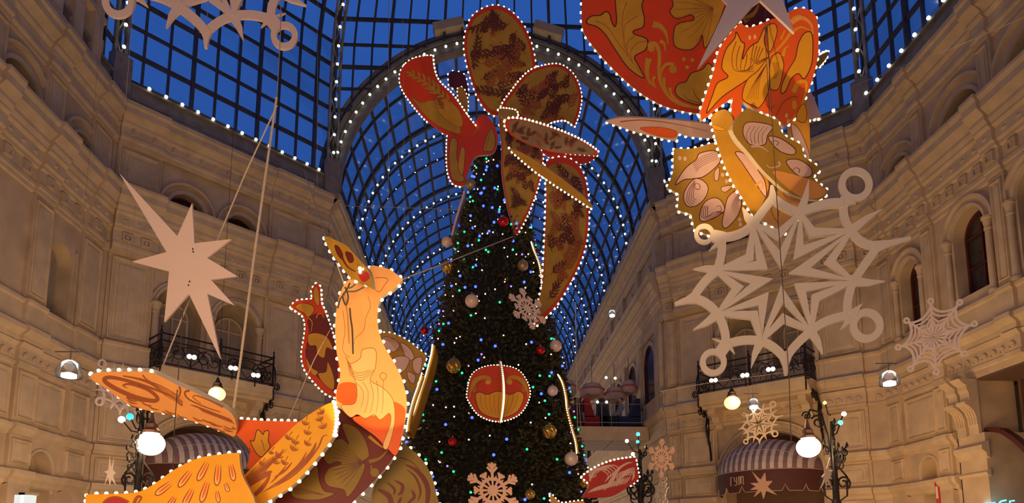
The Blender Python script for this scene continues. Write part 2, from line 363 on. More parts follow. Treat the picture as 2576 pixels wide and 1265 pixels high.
# ---- side walls
def side_wall(name, o, n, right):
    fr = Fr(o, (0, -1, 0), n); w = MB()
    w.box(fr, 0, 24, -1.8, -1.6, 0, 18.6)
    att = [(1.55, .7, 15.45, 15.42), (4.75, .9, 15.45, 15.42), (7.6, .9, 15.45, 15.42)]
    mid = [(1.65, .55, 11.6, 9.6), (4.65, .72, 11.75, 9.75), (7.3, .72, 11.75, 9.75)]
    nich = []
    if not right: mid = [(7.3, .72, 11.75, 9.75)]; nich = [(2.1, .62, 11.3, 9.45)]
    archwall(w, fr, 0, 24, 15.2, 18.6, att, 0, -.7); archwall(w, fr, 0, 24, 8.3, 13, mid+nich, 0, -.8)
    w.box(fr, 0, 24, -1, 0, 13, 15.2)
    nz = (1.85, .42, 4.55, 2.6) if right else (2.15, .60, 4.3, 2.6)
    ue = 3.3 if right else 24
    archwall(w, fr, 0, ue, 0, 8.3, [nz], 0, -.5)
    w.poly([fr(nz[0]-nz[1], -.5, nz[3]), fr(nz[0]+nz[1], -.5, nz[3]), fr(nz[0]+nz[1], -.5, 5.2), fr(nz[0]-nz[1], -.5, 5.2)])
    if right: w.box(fr, 3.3, 24, -1.6, 0, 7.05, 8.3)
    if not right:   # tall plain niche between the pilasters
        w.box(fr, 1.35, 1.42, 0, .12, 9.4, 11.9); w.box(fr, 2.78, 2.85, 0, .12, 9.4, 11.9)
    root = w.build(name, stone, kind='structure')
    for a_, r_, z1_, z0_ in nich:
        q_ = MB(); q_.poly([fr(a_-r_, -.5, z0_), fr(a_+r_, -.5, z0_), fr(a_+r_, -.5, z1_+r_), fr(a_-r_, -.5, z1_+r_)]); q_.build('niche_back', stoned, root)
    pil = [(-.05, .75), (2.55, 3.15), (5.75, 6.35), (8.6, 9.3)] if right else [(.05, 1.2), (2.85, 3.8), (5.6, 6.3), (8.6, 9.3)]
    seg = []; cur = 0
    for a, b in pil: seg.append((cur, a, 0)); seg.append((a, b, .12)); cur = b
    seg.append((cur, 14, 0)); seg = [s for s in seg if s[1]-s[0] > .02]
    course(fr, root, 'cornice', P_ROOF, seg); course(fr, root, 'entablature', P_ENT, seg)
    course(fr, root, 'ledge', P_MID, seg); course(fr, root, 'frieze', P_FRZ, seg)
    ls = [(a, min(b, ue), e) for a, b, e in seg if a < ue]
    course(fr, root, 'string_course', P_STR, ls); course(fr, root, 'base_course', P_BASE, ls)
    for a, b, e in seg:
        if b-a < .4: continue
        b = min(b, 9)
        if b-a < .4: continue
        rowof(fr, root, ME_DIA, 'carved_diamond', a+.05, b-.05, .45, .24+e, 13.93)
        rowof(fr, root, ME_BRK, 'carved_block', a+.05, b-.05, .6, .08+e, 13.34)
        rowof(fr, root, ME_SCR, 'frieze_scroll', a+.03, b-.03, .34, .02+e, 7.63)
    for a, b in pil:
        for z0, z1 in ((9.4, 12.78), (15.3, 17.1)):
            p = MB(); p.box(fr, a, b, 0, .12, z0, z1); q = p.build('pilaster', stone, root)
        if b-a > .5:
            panel(fr, root, a+.08, b-.08, 9.55, 12.6, .12, .5); panel(fr, root, a+.08, b-.08, 15.5, 16.95, .12, .5)
        if a < ue and b-a > .4:
            p = MB(); p.box(fr, a, b, 0, .12, 5.55, 7.3); p.box(fr, a, b, 0, .12, 4.2, 5.2); p.box(fr, a, b, 0, .2, 0, 3.75); p.build('pilaster', stone, root)
            panel(fr, root, a+.07, b-.07, 5.72, 7.15, .12, .5); panel(fr, root, a+.07, b-.07, 4.35, 5.08, .12, .4)
    for q in ([(.85, 2.45)] if right else [(1.35, 2.75)]): panel(fr, root, q[0], q[1], 5.72, 7.15, 0, .6)
    panel(fr, root, 3.9, 5.4, 5.72, 7.15, 0, .6) if not right else None
    for cu, r, zs, zb in att:
        m = MB(); archmould(m, fr, cu, zs, [(r, 0), (r+.02, .08), (r+.14, .08), (r+.16, 0)]); archmould(m, fr, cu, zs, [(r+.4, 0), (r+.42, .12), (r+.52, .14), (r+.55, 0)]); m.build('arch_moulding', stone2, root)
        window_fill(fr, wname(), cu, r, zs, zb, -.5)
    for cu, r, zs, zb in mid:
        m = MB(); archmould(m, fr, cu, zs, [(r, 0), (r+.02, .1), (r+.12, .12), (r+.15, .04), (r+.3, .04), (r+.33, .14), (r+.4, .14), (r+.43, 0)]); m.build('arch_moulding', stone2, root)
        window_fill(fr, wname(), cu, r, zs, zb, -.45)
        for sg in (-1, 1): column(fr, root, cu+sg*(r+.17), .1, 9.38, zs+.02, .10)
    m = MB(); archmould(m, fr, nz[0], nz[2], [(nz[1], 0), (nz[1]+.01, .05), (nz[1]+.08, .06), (nz[1]+.1, 0)], legs=.7); m.build('arch_moulding', stone2, root)
    return fr, root
FSL, WSL = side_wall('wall_left', (-13.98, 24.05, 0), (1, 0, 0), False)
FSR, WSR = side_wall('wall_right', (15.3, 24.05, 0), (-1, 0, 0), True)
# parapet storey rising over the left wall
p = MB(); p.box(FSL, 1.35, 24, -1.6, .10, 18.6, 25); p.box(FSL, 1.0, 1.4, -1.5, .08, 18.6, 20.3); p.box(FSL, .55, 1.05, -1.4, .06, 18.6, 19.5); q = p.build('wall_left_parapet', stone, kind='structure')
for a in (1.5, 2.6, 3.7, 4.8):
    p = MB(); p.box(FSL, a, a+.5, .10, .32, 18.6, 24.8); p.build('pilaster', stone2, q)
p = MB(); sweep(p, FSL, .9, 10, [(.0, 18.6), (.42, 18.62), (.42, 18.9), (.3, 19.0), (.0, 19.1)]); sweep(p, FSL, 1.3, 10, [(.0, 20.6), (.3, 20.7), (.3, 20.9), (.0, 21.0)]); p.build('ledge', stone2, q)
# right lower passage: pier with consoles, brown interior, curved red beam
p = MB(); p.box(FSR, 3.42, 4.55, -1.2, .06, 0, 5.35); p.box(FSR, 3.42, 4.35, -1.2, .0, 5.35, 7.05); PIER = p.build('passage_pier', stone, WSR)
p = MB(); sweep(p, FSR, 3.38, 4.62, [(0, 4.55), (.1, 4.6), (.1, 4.7), (.24, 4.82), (.24, 4.95), (.1, 5.05), (0, 5.1)]); sweep(p, FSR, 3.38, 4.6, [(0, 4.0), (.1, 4.04), (.14, 4.12), (.06, 4.2), (0, 4.22)]); p.build('ledge', stone2, WSR)
for k, u0 in enumerate((3.45, 3.98)):
    p = MB()
    prof = [(0, 5.3), (.1, 5.32), (.1, 5.6), (.12, 5.62), (.13, 5.85), (.2, 6.05), (.34, 6.2), (.46, 6.26), (.46, 6.34), (.3, 6.36), (.3, 6.62), (.36, 6.72), (.36, 6.85), (.5, 6.95), (.6, 7.05), (0, 7.05)]
    sweep(p, FSR, u0, u0+.4, prof)
    for j in range(3):
        uu = u0+.06+j*.11
        pr2 = [(d+.03, z) for d, z in prof[3:7]]+[(0, prof[6][1]), (0, prof[3][1])]
        sweep(p, FSR, uu, uu+.06, pr2)
    p.build('console', stone2, WSR)
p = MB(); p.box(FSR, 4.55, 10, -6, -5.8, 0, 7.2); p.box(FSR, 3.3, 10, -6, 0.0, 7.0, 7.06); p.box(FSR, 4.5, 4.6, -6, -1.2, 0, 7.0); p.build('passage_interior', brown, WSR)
p = MB(); pts = [(4.2, 5.45), (4.6, 5.42), (5.0, 5.3), (5.4, 5.0), (5.8, 4.6), (6.2, 4.0)]
for (a, za), (b, zb) in zip(pts[:-1], pts[1:]): p.bar(FSR(a, -.2, za), FSR(b, -.2, zb), .22, .14)
p.build('curved_beam', redframe, WSR)
p = MB(); p.box(FSR, 4.6, 8, -1.3, -1.2, 4.45, 4.62); p.build('shop_beam', redframe, WSR)
p = MB(); p.box(FSR, 4.6, 8, -1.6, -1.5, 0, 5.7); p.build('shop_glazing', winglass, WSR)

# ---- arcade beyond
P_ARC = [(0, 18.0), (.1, 18.1), (.1, 18.3), (.3, 18.5), (.45, 18.7), (.45, 19.0), (0, 19.1)]
for nm, X, sg in (('wall_arcade_left', -7.35, 1), ('wall_arcade_right', 8.65, -1)):
    fr = Fr((X, 30.75, 0), (0, 1, 0), (sg, 0, 0)); w = MB(); w.box(fr, 0, 58, -.6, -.05, 0, 18.95)
    r = w.build(nm, stone, kind='structure')
    for nme, pr in (('cornice', P_ARC), ('entablature', P_ENT), ('ledge', P_MID), ('frieze', P_FRZ), ('string_course', P_STR), ('cornice', P_ROOF)):
        m = MB(); sweep(m, fr, 0.02, 58, pr); m.build(nme, stone2, r)
    for i in range(14):
        u0 = .4+i*3.9
        m = MB(); m.box(fr, u0, u0+.8, -.05, .14, 9.4, 12.8); m.box(fr, u0, u0+.8, -.05, .14, 15.3, 17.1); m.build('pilaster', stone2, r)
        m = MB(); archmould(m, fr, u0+2.3, 11.4, [(1.0, -.05), (1.0, .06), (1.2, .06), (1.22, -.05)], 12, legs=2.0)
        archmould(m, fr, u0+2.3, 15.5, [(.9, -.05), (.9, .06), (1.05, .06), (1.07, -.05)], 12); m.build('arch_moulding', stone2, r)
        window_fill(fr, wname(), u0+2.3, 1.0, 11.4, 9.45, -.0, mull=False)
w = MB(); w.box(LOC, -8, 9.3, 88, 88.4, 0, 28); w.build('wall_arcade_end', stone, kind='structure')
w = MB(); w.box(LOC, -20, 20, -6, 90, -.2, 0); w.build('floor', floorm, kind='structure')
w = MB(); w.box(LOC, -14.2, 15.5, -4.3, -4.1, 0, 18.6); w.build('wall_front', stone, kind='structure')

# ------------------------------------------------------------------ glass roof
CX, CZ, RV = .65, 19.2, 8.0
CC = Vector((.65, 16.05, 0))
ZP = [(18.6, 1.0), (25, .998), (27, .988), (28, .965), (30, .90), (32, .79), (34, .61), (35.5, .38), (36.6, 0.02)]
def sz(z):
    for (a, sa), (b, sb) in zip(ZP[:-1], ZP[1:]):
        if z <= b: return sa+(sb-sa)*(z-a)/(b-a)
    return ZP[-1][1]
CORN = [Vector(p) for p in ((-14, 24.05, 0), (-7.35, 30.7, 0), (8.65, 30.7, 0), (15.3, 24.05, 0), (15.3, 8.05, 0), (8.65, 1.4, 0), (-7.35, 1.4, 0), (-14, 8.05, 0))]
def dome(a, b, t, z): s = sz(z); p = CC+((a+(b-a)*t)-CC)*s; return Vector((p.x, p.y, z))
def yring(z): return 30.7-(1-sz(z))*14.65
NAMES = ['ceiling_glass_left', 'ceiling_glass_front', 'ceiling_glass_right', 'ceiling_glass_side_right', 'ceiling_glass_rear_right', 'ceiling_glass_rear', 'ceiling_glass_rear_left', 'ceiling_glass_side_left']
ZROW = [18.6+1.15*i for i in range(13)]+[34.3, 35.4, 36.6]
for e in range(8):
    a, b = CORN[e], CORN[(e+1) % 8]; L = (b-a).length; nc = max(9, round(L/.9)) if e != 1 else 18
    det = e in (0, 1, 2, 3)
    root = empty(NAMES[e], tuple((a+b)/2+Vector((0, 0, 18.6))), kind='structure')
    bars = MB(); nin = (CC-(a+b)/2).normalized()
    def inside(p): return math.hypot(p.x-CX, p.z-CZ)
    for i in range(nc+1):
        t = i/nc
        for z0, z1 in zip(ZROW[:-1], ZROW[1:]):
            p, q = dome(a, b, t, z0), dome(a, b, t, z1)
            if e == 1:
                if inside(q) < 8.2: continue
                if inside(p) < 8.2:
                    k = (p-q); lo, hi = 0., 1.
                    for _ in range(8):
                        mm = (lo+hi)/2
                        if inside(q+k*mm) > 8.2: lo = mm
                        else: hi = mm
                    p = q+k*lo
            hv = .20 if i % 3 == 0 else .13
            bars.bar(p, q, hv*.6, hv, nin)
    for j, z in enumerate(ZROW[1:-1]):
        for i in range(nc):
            p, q = dome(a, b, i/nc, z), dome(a, b, (i+1)/nc, z)
            if e == 1 and (inside(p) < 8.0 or inside(q) < 8.0): continue
            bars.bar(p, q, .11, .17 if j % 2 else .11)
    bars.build('glazing_bars', steel, root)
    sm = MB()
    for i in range(nc):
        for j, (z0, z1) in enumerate(zip(ZROW[:-1], ZROW[1:])):
            c4 = [dome(a, b, i/nc, z0), dome(a, b, (i+1)/nc, z0), dome(a, b, (i+1)/nc, z1), dome(a, b, i/nc, z1)]
            if e == 1:
                rr = [inside(p) for p in c4]
                if max(rr) < 8.3: continue
                for k in range(4):
                    if rr[k] < 8.2:
                        p = c4[k]; s = 8.2/max(rr[k], .1); c4[k] = Vector((CX+(p.x-CX)*s, p.y, CZ+(p.z-CZ)*s))
            out = -nin*.04; 
            if det and z0 < 28.5:
                m = MB(); m.mesh([p+out for p in c4]+[p+out-nin*.012 for p in c4], [(0, 1, 2, 3), (7, 6, 5, 4), (0, 4, 5, 1), (1, 5, 6, 2), (2, 6, 7, 3), (3, 7, 4, 0)]); m.build('pane', glass, root)
            else: sm.poly([p+out for p in c4])
    if sm.f: sm.build('upper_panes', glass, root, kind='stuff')
    # steel plinth over the cornice
    if e != 1:
        m = MB(); inw = nin*.12
        A0, B0 = dome(a, b, 0, 18.6)+inw, dome(a, b, 1, 18.6)+inw
        m.bar(A0+Vector((0, 0, .15)), B0+Vector((0, 0, .15)), .18, .34); m.bar(A0+Vector((0, 0, .62)), B0+Vector((0, 0, .62)), .08, .5)
        m.bar(A0+Vector((0, 0, .92)), B0+Vector((0, 0, .92)), .3, .10)
        m.build('plinth_beam', steell, root)
# steel hip ribs with lattice
for e in range(8):
    c = CORN[e]; rt = MB(); dirn = (CC-c); dirn.z = 0; dirn.normalize(); sd = Vector((-dirn.y, dirn.x, 0))
    zz = [18.6, 19.9, 21.2, 22.5, 23.8, 25.1, 26.4, 27.7, 29, 30.5, 32, 34, 35.5, 36.4]
    for z0, z1 in zip(zz[:-1], zz[1:]):
        p = CC+(c-CC)*sz(z0); q = CC+(c-CC)*sz(z1); p = Vector((p.x, p.y, z0))+dirn*.2; q = Vector((q.x, q.y, z1))+dirn*.2
        for s in (-.22, .22): rt.bar(p+sd*s, q+sd*s, .1, .16, dirn)
        rt.bar(p+sd*.22, q-sd*.22, .05, .05, dirn); rt.bar(p-sd*.22, q+sd*.22, .05, .05, dirn)
    cc = CC+(c-CC); rt.box8([Vector((c.x, c.y, 0))+dirn*dx+sd*sx+Vector((0, 0, z)) for z in (18.6, 20.4) for dx, sx in ((.1, -.35), (.1, .35), (.5, .35), (.5, -.35))])
    rt.build('roof_rib', steell, kind='structure')
# big arch ring between dome and arcade vault
def arcp(R, a, y): return Vector((CX+R*math.cos(a), y, CZ+R*math.sin(a)))
m = MB(); n = 60
for i in range(n):
    a0, a1 = math.pi*i/n, math.pi*(i+1)/n
    y0, y1 = yring(CZ+8*math.sin(a0)), yring(CZ+8*math.sin(a1))
    for R0, R1, dy, th in ((7.55, 7.72, -.05, .5), (7.72, 8.15, .1, .2), (8.15, 8.3, -.05, .45), (8.45, 8.62, -.02, .4)):
        m.box8([arcp(R0, a0, y0+dy), arcp(R0, a1, y1+dy), arcp(R1, a1, y1+dy), arcp(R1, a0, y0+dy), arcp(R0, a0, y0+dy+th), arcp(R0, a1, y1+dy+th), arcp(R1, a1, y1+dy+th), arcp(R1, a0, y0+dy+th)])
    m.poly([arcp(8.02, a0, y0), arcp(8.02, a1, y1), arcp(8.02, a1, 30.85), arcp(8.02, a0, 30.85)])
    if i % 2 == 0: m.bar(arcp(8.3, a0, y0+.1), arcp(8.46, a1, y1+.1), .05, .05); m.bar(arcp(8.3, a1, y1+.1), arcp(8.46, a0, y0+.1), .05, .05)
ring = m.build('ceiling_arch_ring', steell, kind='structure')
for a in (math.radians(106), math.radians(73)):
    yy = yring(27.2)-.25; t = Vector((-math.sin(a), 0, math.cos(a))); r = Vector((math.cos(a), 0, math.sin(a))); c = arcp(8.75, a, yy)
    mb = MB(); mb.box8([c+t*sx*.75+r*rz*.22+Vector((0, dy, 0)) for dy in (-.15, .5) for sx, rz in ((-1, -1), (1, -1), (1, 1), (-1, 1))]); mb.build('ring_casing', stone2, ring)
# barrel vault
VA = empty('ceiling_vault', (CX, 31, CZ), kind='structure')
bars = MB(); NA = 24; ys = [30.9+1.775*i for i in range(33)]
for j, y in enumerate(ys):
    big = j % 4 == 3
    for i in range(NA):
        a0, a1 = math.pi*i/NA, math.pi*(i+1)/NA
        bars.bar(arcp(RV, a0, y), arcp(RV, a1, y), .18 if big else .10, .24 if big else .13, (0, 1, 0))
for i in range(NA+1):
    a = math.pi*i/NA
    bars.bar(arcp(RV, a, ys[0]), arcp(RV, a, ys[-1]), .13, .13)
bars.build('glazing_bars', steel, VA)
trs = MB()
for yy in (37.0, 44.1, 51.2, 58.3, 65.4, 72.5, 79.6):
    for i in range(NA*2):
        a0, a1 = math.pi*i/NA/2, math.pi*(i+1)/NA/2
        trs.bar(arcp(7.72, a0, yy), arcp(7.72, a1, yy), .07, .07, (0, 1, 0))
        if i % 2 == 0: trs.bar(arcp(7.72, a0, yy), arcp(7.95, a1, yy), .035, .035, (0, 1, 0))
        else: trs.bar(arcp(7.95, a0, yy), arcp(7.72, a1, yy), .035, .035, (0, 1, 0))
    for k in range(3):   # thin cross ties near the foot
        trs.bar(arcp(7.9, math.radians(12+k*9), yy), arcp(7.9, math.radians(20+k*9), yy+1.7), .03, .03)
trs.build('truss', steel, VA)
m = MB(); a1 = math.pi/NA; L = 1.775
m.mesh([arcp(RV+.05, 0, 0)-Vector((CX, 0, CZ)), arcp(RV+.05, a1, 0)-Vector((CX, 0, CZ)), arcp(RV+.05, a1, L)-Vector((CX, 0, CZ)), arcp(RV+.05, 0, L)-Vector((CX, 0, CZ)),
        arcp(RV+.06, 0, 0)-Vector((CX, 0, CZ)), arcp(RV+.06, a1, 0)-Vector((CX, 0, CZ)), arcp(RV+.06, a1, L)-Vector((CX, 0, CZ)), arcp(RV+.06, 0, L)-Vector((CX, 0, CZ))], [(0, 1, 2, 3), (7, 6, 5, 4)])
ME_VP = m.tomesh('vault_pane', [glass])
far = MB()
for j in range(32):
    for i in range(NA):
        if j < 12: inst(ME_VP, 'pane', VA, Matrix.Translation((CX, ys[j], CZ))@Matrix.Rotation(-math.pi*i/NA, 4, 'Y'))
        else: far.poly([arcp(RV+.05, math.pi*i/NA, ys[j]), arcp(RV+.05, math.pi*(i+1)/NA, ys[j]), arcp(RV+.05, math.pi*(i+1)/NA, ys[j+1]), arcp(RV+.05, math.pi*i/NA, ys[j+1])])
far.build('far_panes', glass, VA, kind='stuff')

# ------------------------------------------------------------------ bulbs
def ball_mesh(name, r, m, nu=8, nv=6):
    b = MB(); b.ball((0, 0, 0), r, nu, nv); return b.tomesh(name, [m], True)
BM = {}
def bulbmesh(r, m=None):
    m = m or bulbm; k = (round(r, 3), m.name)
    if k not in BM: BM[k] = ball_mesh('bulb', r, m)
    return BM[k]
def lightstring(label, cat, group, pts, r, m=bulbc, cable=True):
    root = empty('light_string', tuple(pts[0]), label=label, category=cat)
    if group: root['group'] = group
    if cable and len(pts) > 1:
        c = MB(); c.tube(pts, .015, 4); c.build('cable', wire, root)
    me = bulbmesh(r, m)
    for p in pts: inst(me, 'bulb', root, Matrix.Translation(p))
    return root
G1 = 'light strings on the roof steel'
def pol(f, n): return [f(i/(n-1)) for i in range(n)]
lightstring('string of white bulbs around the big arch where the arcade vault begins', 'light string', G1,
            pol(lambda t: arcp(7.85, math.pi*t, yring(CZ+8*math.sin(math.pi*t))-.12), 44), .068)
def ribpts(e, z0, z1, n, off=.4):
    def f(t):
        z = z0+(z1-z0)*t; c = CORN[e]; p = CC+(c-CC)*sz(z); d = (CC-c).normalized(); return Vector((p.x, p.y, z))+Vector((d.x, d.y, 0))*off
    return pol(f, n)
for e, lab in ((1, 'string of white bulbs up the roof rib left of the big arch'), (2, 'string of white bulbs up the roof rib right of the big arch'),
               (0, 'string of white bulbs on the roof rib over the left corner'), (3, 'string of white bulbs up the roof rib over the right corner')):
    lightstring(lab, 'light string', G1, ribpts(e, 18.9, 30, 13), .07)
def edgepts(e, t0, t1, n):
    a, b = CORN[e], CORN[(e+1) % 8]; nin = (CC-(a+b)/2).normalized(); return [dome(a, b, t0+(t1-t0)*i/(n-1), 18.6)+nin*.32+Vector((0, 0, 1.0)) for i in range(n)]
lightstring('row of white bulbs along the steel beam over the left facade cornice', 'light string', G1, edgepts(0, .12, .98, 14), .07)
lightstring('row of white bulbs along the steel beam over the right facade cornice', 'light string', G1, edgepts(2, .05, .95, 13), .07)
lightstring('row of white bulbs above the cornice of the right side wall', 'light string', G1, edgepts(3, .03, .45, 10), .07)
ORD = ['nearest', 'second', 'third', 'fourth', 'fifth', 'sixth']
for k, yy in enumerate((37.0, 44.1, 51.2, 58.3, 65.4, 72.5)):
    lightstring('%s arc of white bulbs under the arcade glass vault' % ORD[k], 'light string', 'light arcs under the vault',
                pol(lambda t: arcp(7.72, math.pi*(.02+.96*t), yy-.12), 42), .066)
    lightstring('faint row of added reflection dots beside the %s arc of the arcade vault' % ORD[k], 'light string', 'reflection dots under the vault',
                pol(lambda t: arcp(7.8, math.pi*(.02+.96*t), yy+2.4), 30), .035, cable=False)  # glowing dots added to stand for the arcs' reflections in the glass
#@@PART2
# ------------------------------------------------------------------ painted boards
def smooth(pts, per=5):
    n = len(pts); out = []
    P = [Vector((p[0], p[1])) for p in pts]; S = [len(p) > 2 for p in pts]
    for i in range(n):
        p0, p1, p2, p3 = P[i-1], P[i], P[(i+1) % n], P[(i+2) % n]
        t1 = Vector((0, 0)) if S[i] else (p2-p0)*.5
        t2 = Vector((0, 0)) if S[(i+1) % n] else (p3-p1)*.5
        if S[i] and S[(i+1) % n]: out.append((p1.x, p1.y)); continue
        for k in range(per):
            t = k/per; h1 = 2*t**3-3*t*t+1; h2 = -2*t**3+3*t*t; h3 = t**3-2*t*t+t; h4 = t**3-t*t
            q = p1*h1+p2*h2+t1*h3+t2*h4; out.append((q.x, q.y))
    return out
def openc(pts, per=5):
    P = [Vector((p[0], p[1])) for p in pts]; n = len(P); out = []
    for i in range(n-1):
        p0, p1, p2, p3 = P[max(i-1, 0)], P[i], P[i+1], P[min(i+2, n-1)]
        for k in range(per):
            t = k/per; h1 = 2*t**3-3*t*t+1; h2 = -2*t**3+3*t*t; h3 = t**3-2*t*t+t; h4 = t**3-t*t
            q = p1*h1+p2*h2+(p2-p0)*.5*h3+(p3-p1)*.5*h4; out.append((q.x, q.y))
    out.append(tuple(P[-1])); return out
def T(ox, oy, s, pts): return [((ox+p[0]/s, oy+p[1]/s)+tuple(p[2:])) for p in pts]
def inpoly(x, y, P):
    c = False; n = len(P)
    for i in range(n):
        x1, y1 = P[i][0], P[i][1]; x2, y2 = P[i-1][0], P[i-1][1]
        if (y1 > y) != (y2 > y) and x < (x2-x1)*(y-y1)/(y2-y1)+x1: c = not c
    return c
class Plane:
    def __init__(s, cx, cy, Y, n): s.p = at(cx, cy, Y); s.n = Vector(n).normalized(); s.n = s.n if s.n.dot(_C-s.p) > 0 else -s.n
    def __call__(s, x, y, off=0): return onpl(x, y, s.p+s.n*off, s.n)
def strokeP(mb, pl, pts, w0, w1, off, mi):  # tapered stroke, width in px, thick in middle when w0<0
    P = openc(pts, 5); n = len(P); L = []; R = []
    for i, (x, y) in enumerate(P):
        a = P[max(i-1, 0)]; b = P[min(i+1, n-1)]; dx, dy = b[0]-a[0], b[1]-a[1]; l = math.hypot(dx, dy) or 1
        t = i/(n-1); w = (w0+(w1-w0)*t)/2 if w0 >= 0 else max(.15, w1*math.sin(math.pi*min(1, max(0, t)))**.7/2)
        L.append(pl(x-dy/l*w, y+dx/l*w, off)); R.append(pl(x+dy/l*w, y-dx/l*w, off))
    for i in range(n-1): mb.poly([L[i], R[i], R[i+1], L[i+1]], mi)
def fillP(mb, pl, pts, off, mi, sm=True):
    P = smooth(pts) if sm else [(p[0], p[1]) for p in pts]
    V = [pl(x, y, off) for x, y in P]
    V2 = [Vector((x, y, 0)) for x, y in P]
    tr = tessellate_polygon([V2]); mb.mesh(V, [tuple(t) for t in tr], mi)
LASTP = [None]
class Art:   # paint layers: (kind, points, material, ...)
    def __init__(s, pl, mats): s.pl = pl; s.mats = mats; s.mb = MB(); s.k = 0; s.clip = LASTP[0]
    def o(s): s.k += 1; return .0012*(1+s.k*.12)
    def fill(s, pts, m, sm=True): fillP(s.mb, s.pl, pts, s.o(), s.mats.index(m), sm)
    def stroke(s, pts, w0, w1, m):
        if s.clip is not None:
            n = len(pts); ok = [inpoly(p[0], p[1], s.clip) for p in pts]
            if not all(ok):
                P = openc(pts, 5); P = [p for p in P if inpoly(p[0], p[1], s.clip)]
                if len(P) < 4: return
                pts = P[::3] if len(P) > 8 else P
        strokeP(s.mb, s.pl, pts, w0, w1, s.o(), s.mats.index(m))
    def outl(s, pts, m, w=1.6):
        P = smooth(pts); n = len(P); off = s.o(); mi = s.mats.index(m)
        for i in range(n):
            a, b = P[i], P[(i+1) % n]; dx, dy = b[0]-a[0], b[1]-a[1]; l = math.hypot(dx, dy) or 1
            ox, oy = -dy/l*w/2, dx/l*w/2; ex, ey = dx/l*w*.4, dy/l*w*.4
            s.mb.poly([s.pl(a[0]+ox-ex, a[1]+oy-ey, off), s.pl(a[0]-ox-ex, a[1]-oy-ey, off), s.pl(b[0]-ox+ex, b[1]-oy+ey, off), s.pl(b[0]+ox+ex, b[1]+oy+ey, off)], mi)
    def shape(s, pts, m, ml, w=1.8): s.fill(pts, m); s.outl(pts, ml, w)
    def dot(s, x, y, r, m, ry=None):
        ry = ry or r; s.fill([(x+r*math.cos(a*.785), y+ry*math.sin(a*.785)) for a in range(8)], m)
    def leaflet(s, x, y, a, l, w, m):
        dx, dy = math.cos(a)*l, math.sin(a)*l; s.stroke([(x, y), (x+dx*.5-dy*.1, y+dy*.5+dx*.1), (x+dx, y+dy)], -1, w, m)
    def sprig(s, x, y, a, L, m, w=1.2, n=4, lf=.42):
        pts = [(x, y)]; aa = a; st = L/n; bend_ = random.uniform(-.12, .12)
        for i in range(n):
            aa += bend_; px, py = pts[-1]; pts.append((px+math.cos(aa)*st, py+math.sin(aa)*st))
        s.stroke(pts, w, w*.6, m)
        for i in range(1, n+1):
            px, py = pts[i]; l = L*lf*(1.15-.4*i/n)
            for sg in (-1, 1): s.leaflet(px, py, aa*.5+a*.5+sg*.66, l, l*.30, m)
        s.leaflet(pts[-1][0], pts[-1][1], aa, L*lf, L*lf*.24, m)
    def scatter(s, poly, n, L, m, m2=None, marg=.8):
        xs = [p[0] for p in poly]; ys = [p[1] for p in poly]; got = []; tries = 0
        while len(got) < n and tries < 4000:
            tries += 1; x, y = random.uniform(min(xs), max(xs)), random.uniform(min(ys), max(ys)); a = random.uniform(0, 6.28)
            ok = all(inpoly(x+math.cos(b)*L*.35*marg, y+math.sin(b)*L*.35*marg, poly) for b in [k*.785 for k in range(8)])
            ok = ok and inpoly(x+math.cos(a)*L*1.25, y+math.sin(a)*L*1.25, poly) and all((x-gx)**2+(y-gy)**2 > (L*.50)**2 for gx, gy in got)
            if ok: got.append((x, y)); s.sprig(x, y, a, L*random.uniform(.75, 1.05), m if (m2 is None or random.random() < .7) else m2)
    def build(s, par, name='painted_pattern'):
        return s.mb.build(name, s.mats, par, kind='stuff')
def board(root, name, pts, pl, m, th=.06, sm=True, bulbs=None, br=.035, bm=None, border=None, rim=None, skip=()):
    P = smooth(pts) if sm else [(p[0], p[1]) for p in pts]
    LASTP[0] = P; F = [pl(x, y) for x, y in P]; B = [p-pl.n*th for p in F]; n = len(F)
    V2 = [Vector((x, y, 0)) for x, y in P]; tr = tessellate_polygon([V2]); mb = MB()
    mb.mesh(F+B, [tuple(t) for t in tr]+[tuple(n+i for i in reversed(t)) for t in tr], 0)
    for i in range(n): j = (i+1) % n; mb.mesh([F[i], F[j], B[j], B[i]], [(0, 1, 2, 3)], 1)
    o = mb.build(name, [m, rim or rimw], root)
    if bulbs:
        area = sum(P[i-1][0]*P[i][1]-P[i][0]*P[i-1][1] for i in range(n)); sg = 1 if area > 0 else -1
        br *= .74; me = bulbmesh(br, bm); nxt = 0; pos = 0; per = 1 if not sm else 5
        for i in range(n):
            a, b = F[i], F[(i+1) % n]; L = (b-a).length
            if L < 1e-6: continue
            d = (b-a)/L; outv = d.cross(pl.n)*1.0
            # outward direction on the plane
            mid = (a+b)/2; test = mid+outv*.01
            ctl = _ctl(i, pts, sm)
            while nxt <= pos+L:
                t = nxt-pos
                if ctl not in skip:
                    p = a+d*t; c = P[i]; q = onpix(p+outv*.02)
                    s_ = -1 if inpoly(q[0], q[1], P) else 1
                    inst(me, 'bulb', o, Matrix.Translation(p+outv*s_*br*.5-pl.n*th*.3))
                nxt += bulbs
            pos += L
    return o, P
def _ctl(i, pts, sm):
    if not sm: return i
    n = len(pts); k = 0
    for j in range(n):
        c = 1 if (len(pts[j]) > 2 and len(pts[(j+1) % n]) > 2) else 5
        if i < k+c: return j
        k += c
    return n-1
def onpix(p):
    d = p-_C; z = d.dot(_fw); return (PX_+F_*d.dot(_rt)/z, PY_-F_*d.dot(_up)/z)
def inset(P, k, cx=None, cy=None):
    cx = cx if cx is not None else sum(p[0] for p in P)/len(P); cy = cy if cy is not None else sum(p[1] for p in P)/len(P)
    return [(cx+(p[0]-cx)*k, cy+(p[1]-cy)*k) for p in P]
PM = [dolive, umber, red, orange, amber, gold, olive, peach, peachl, maroon, line, lineb, pink, crimson]

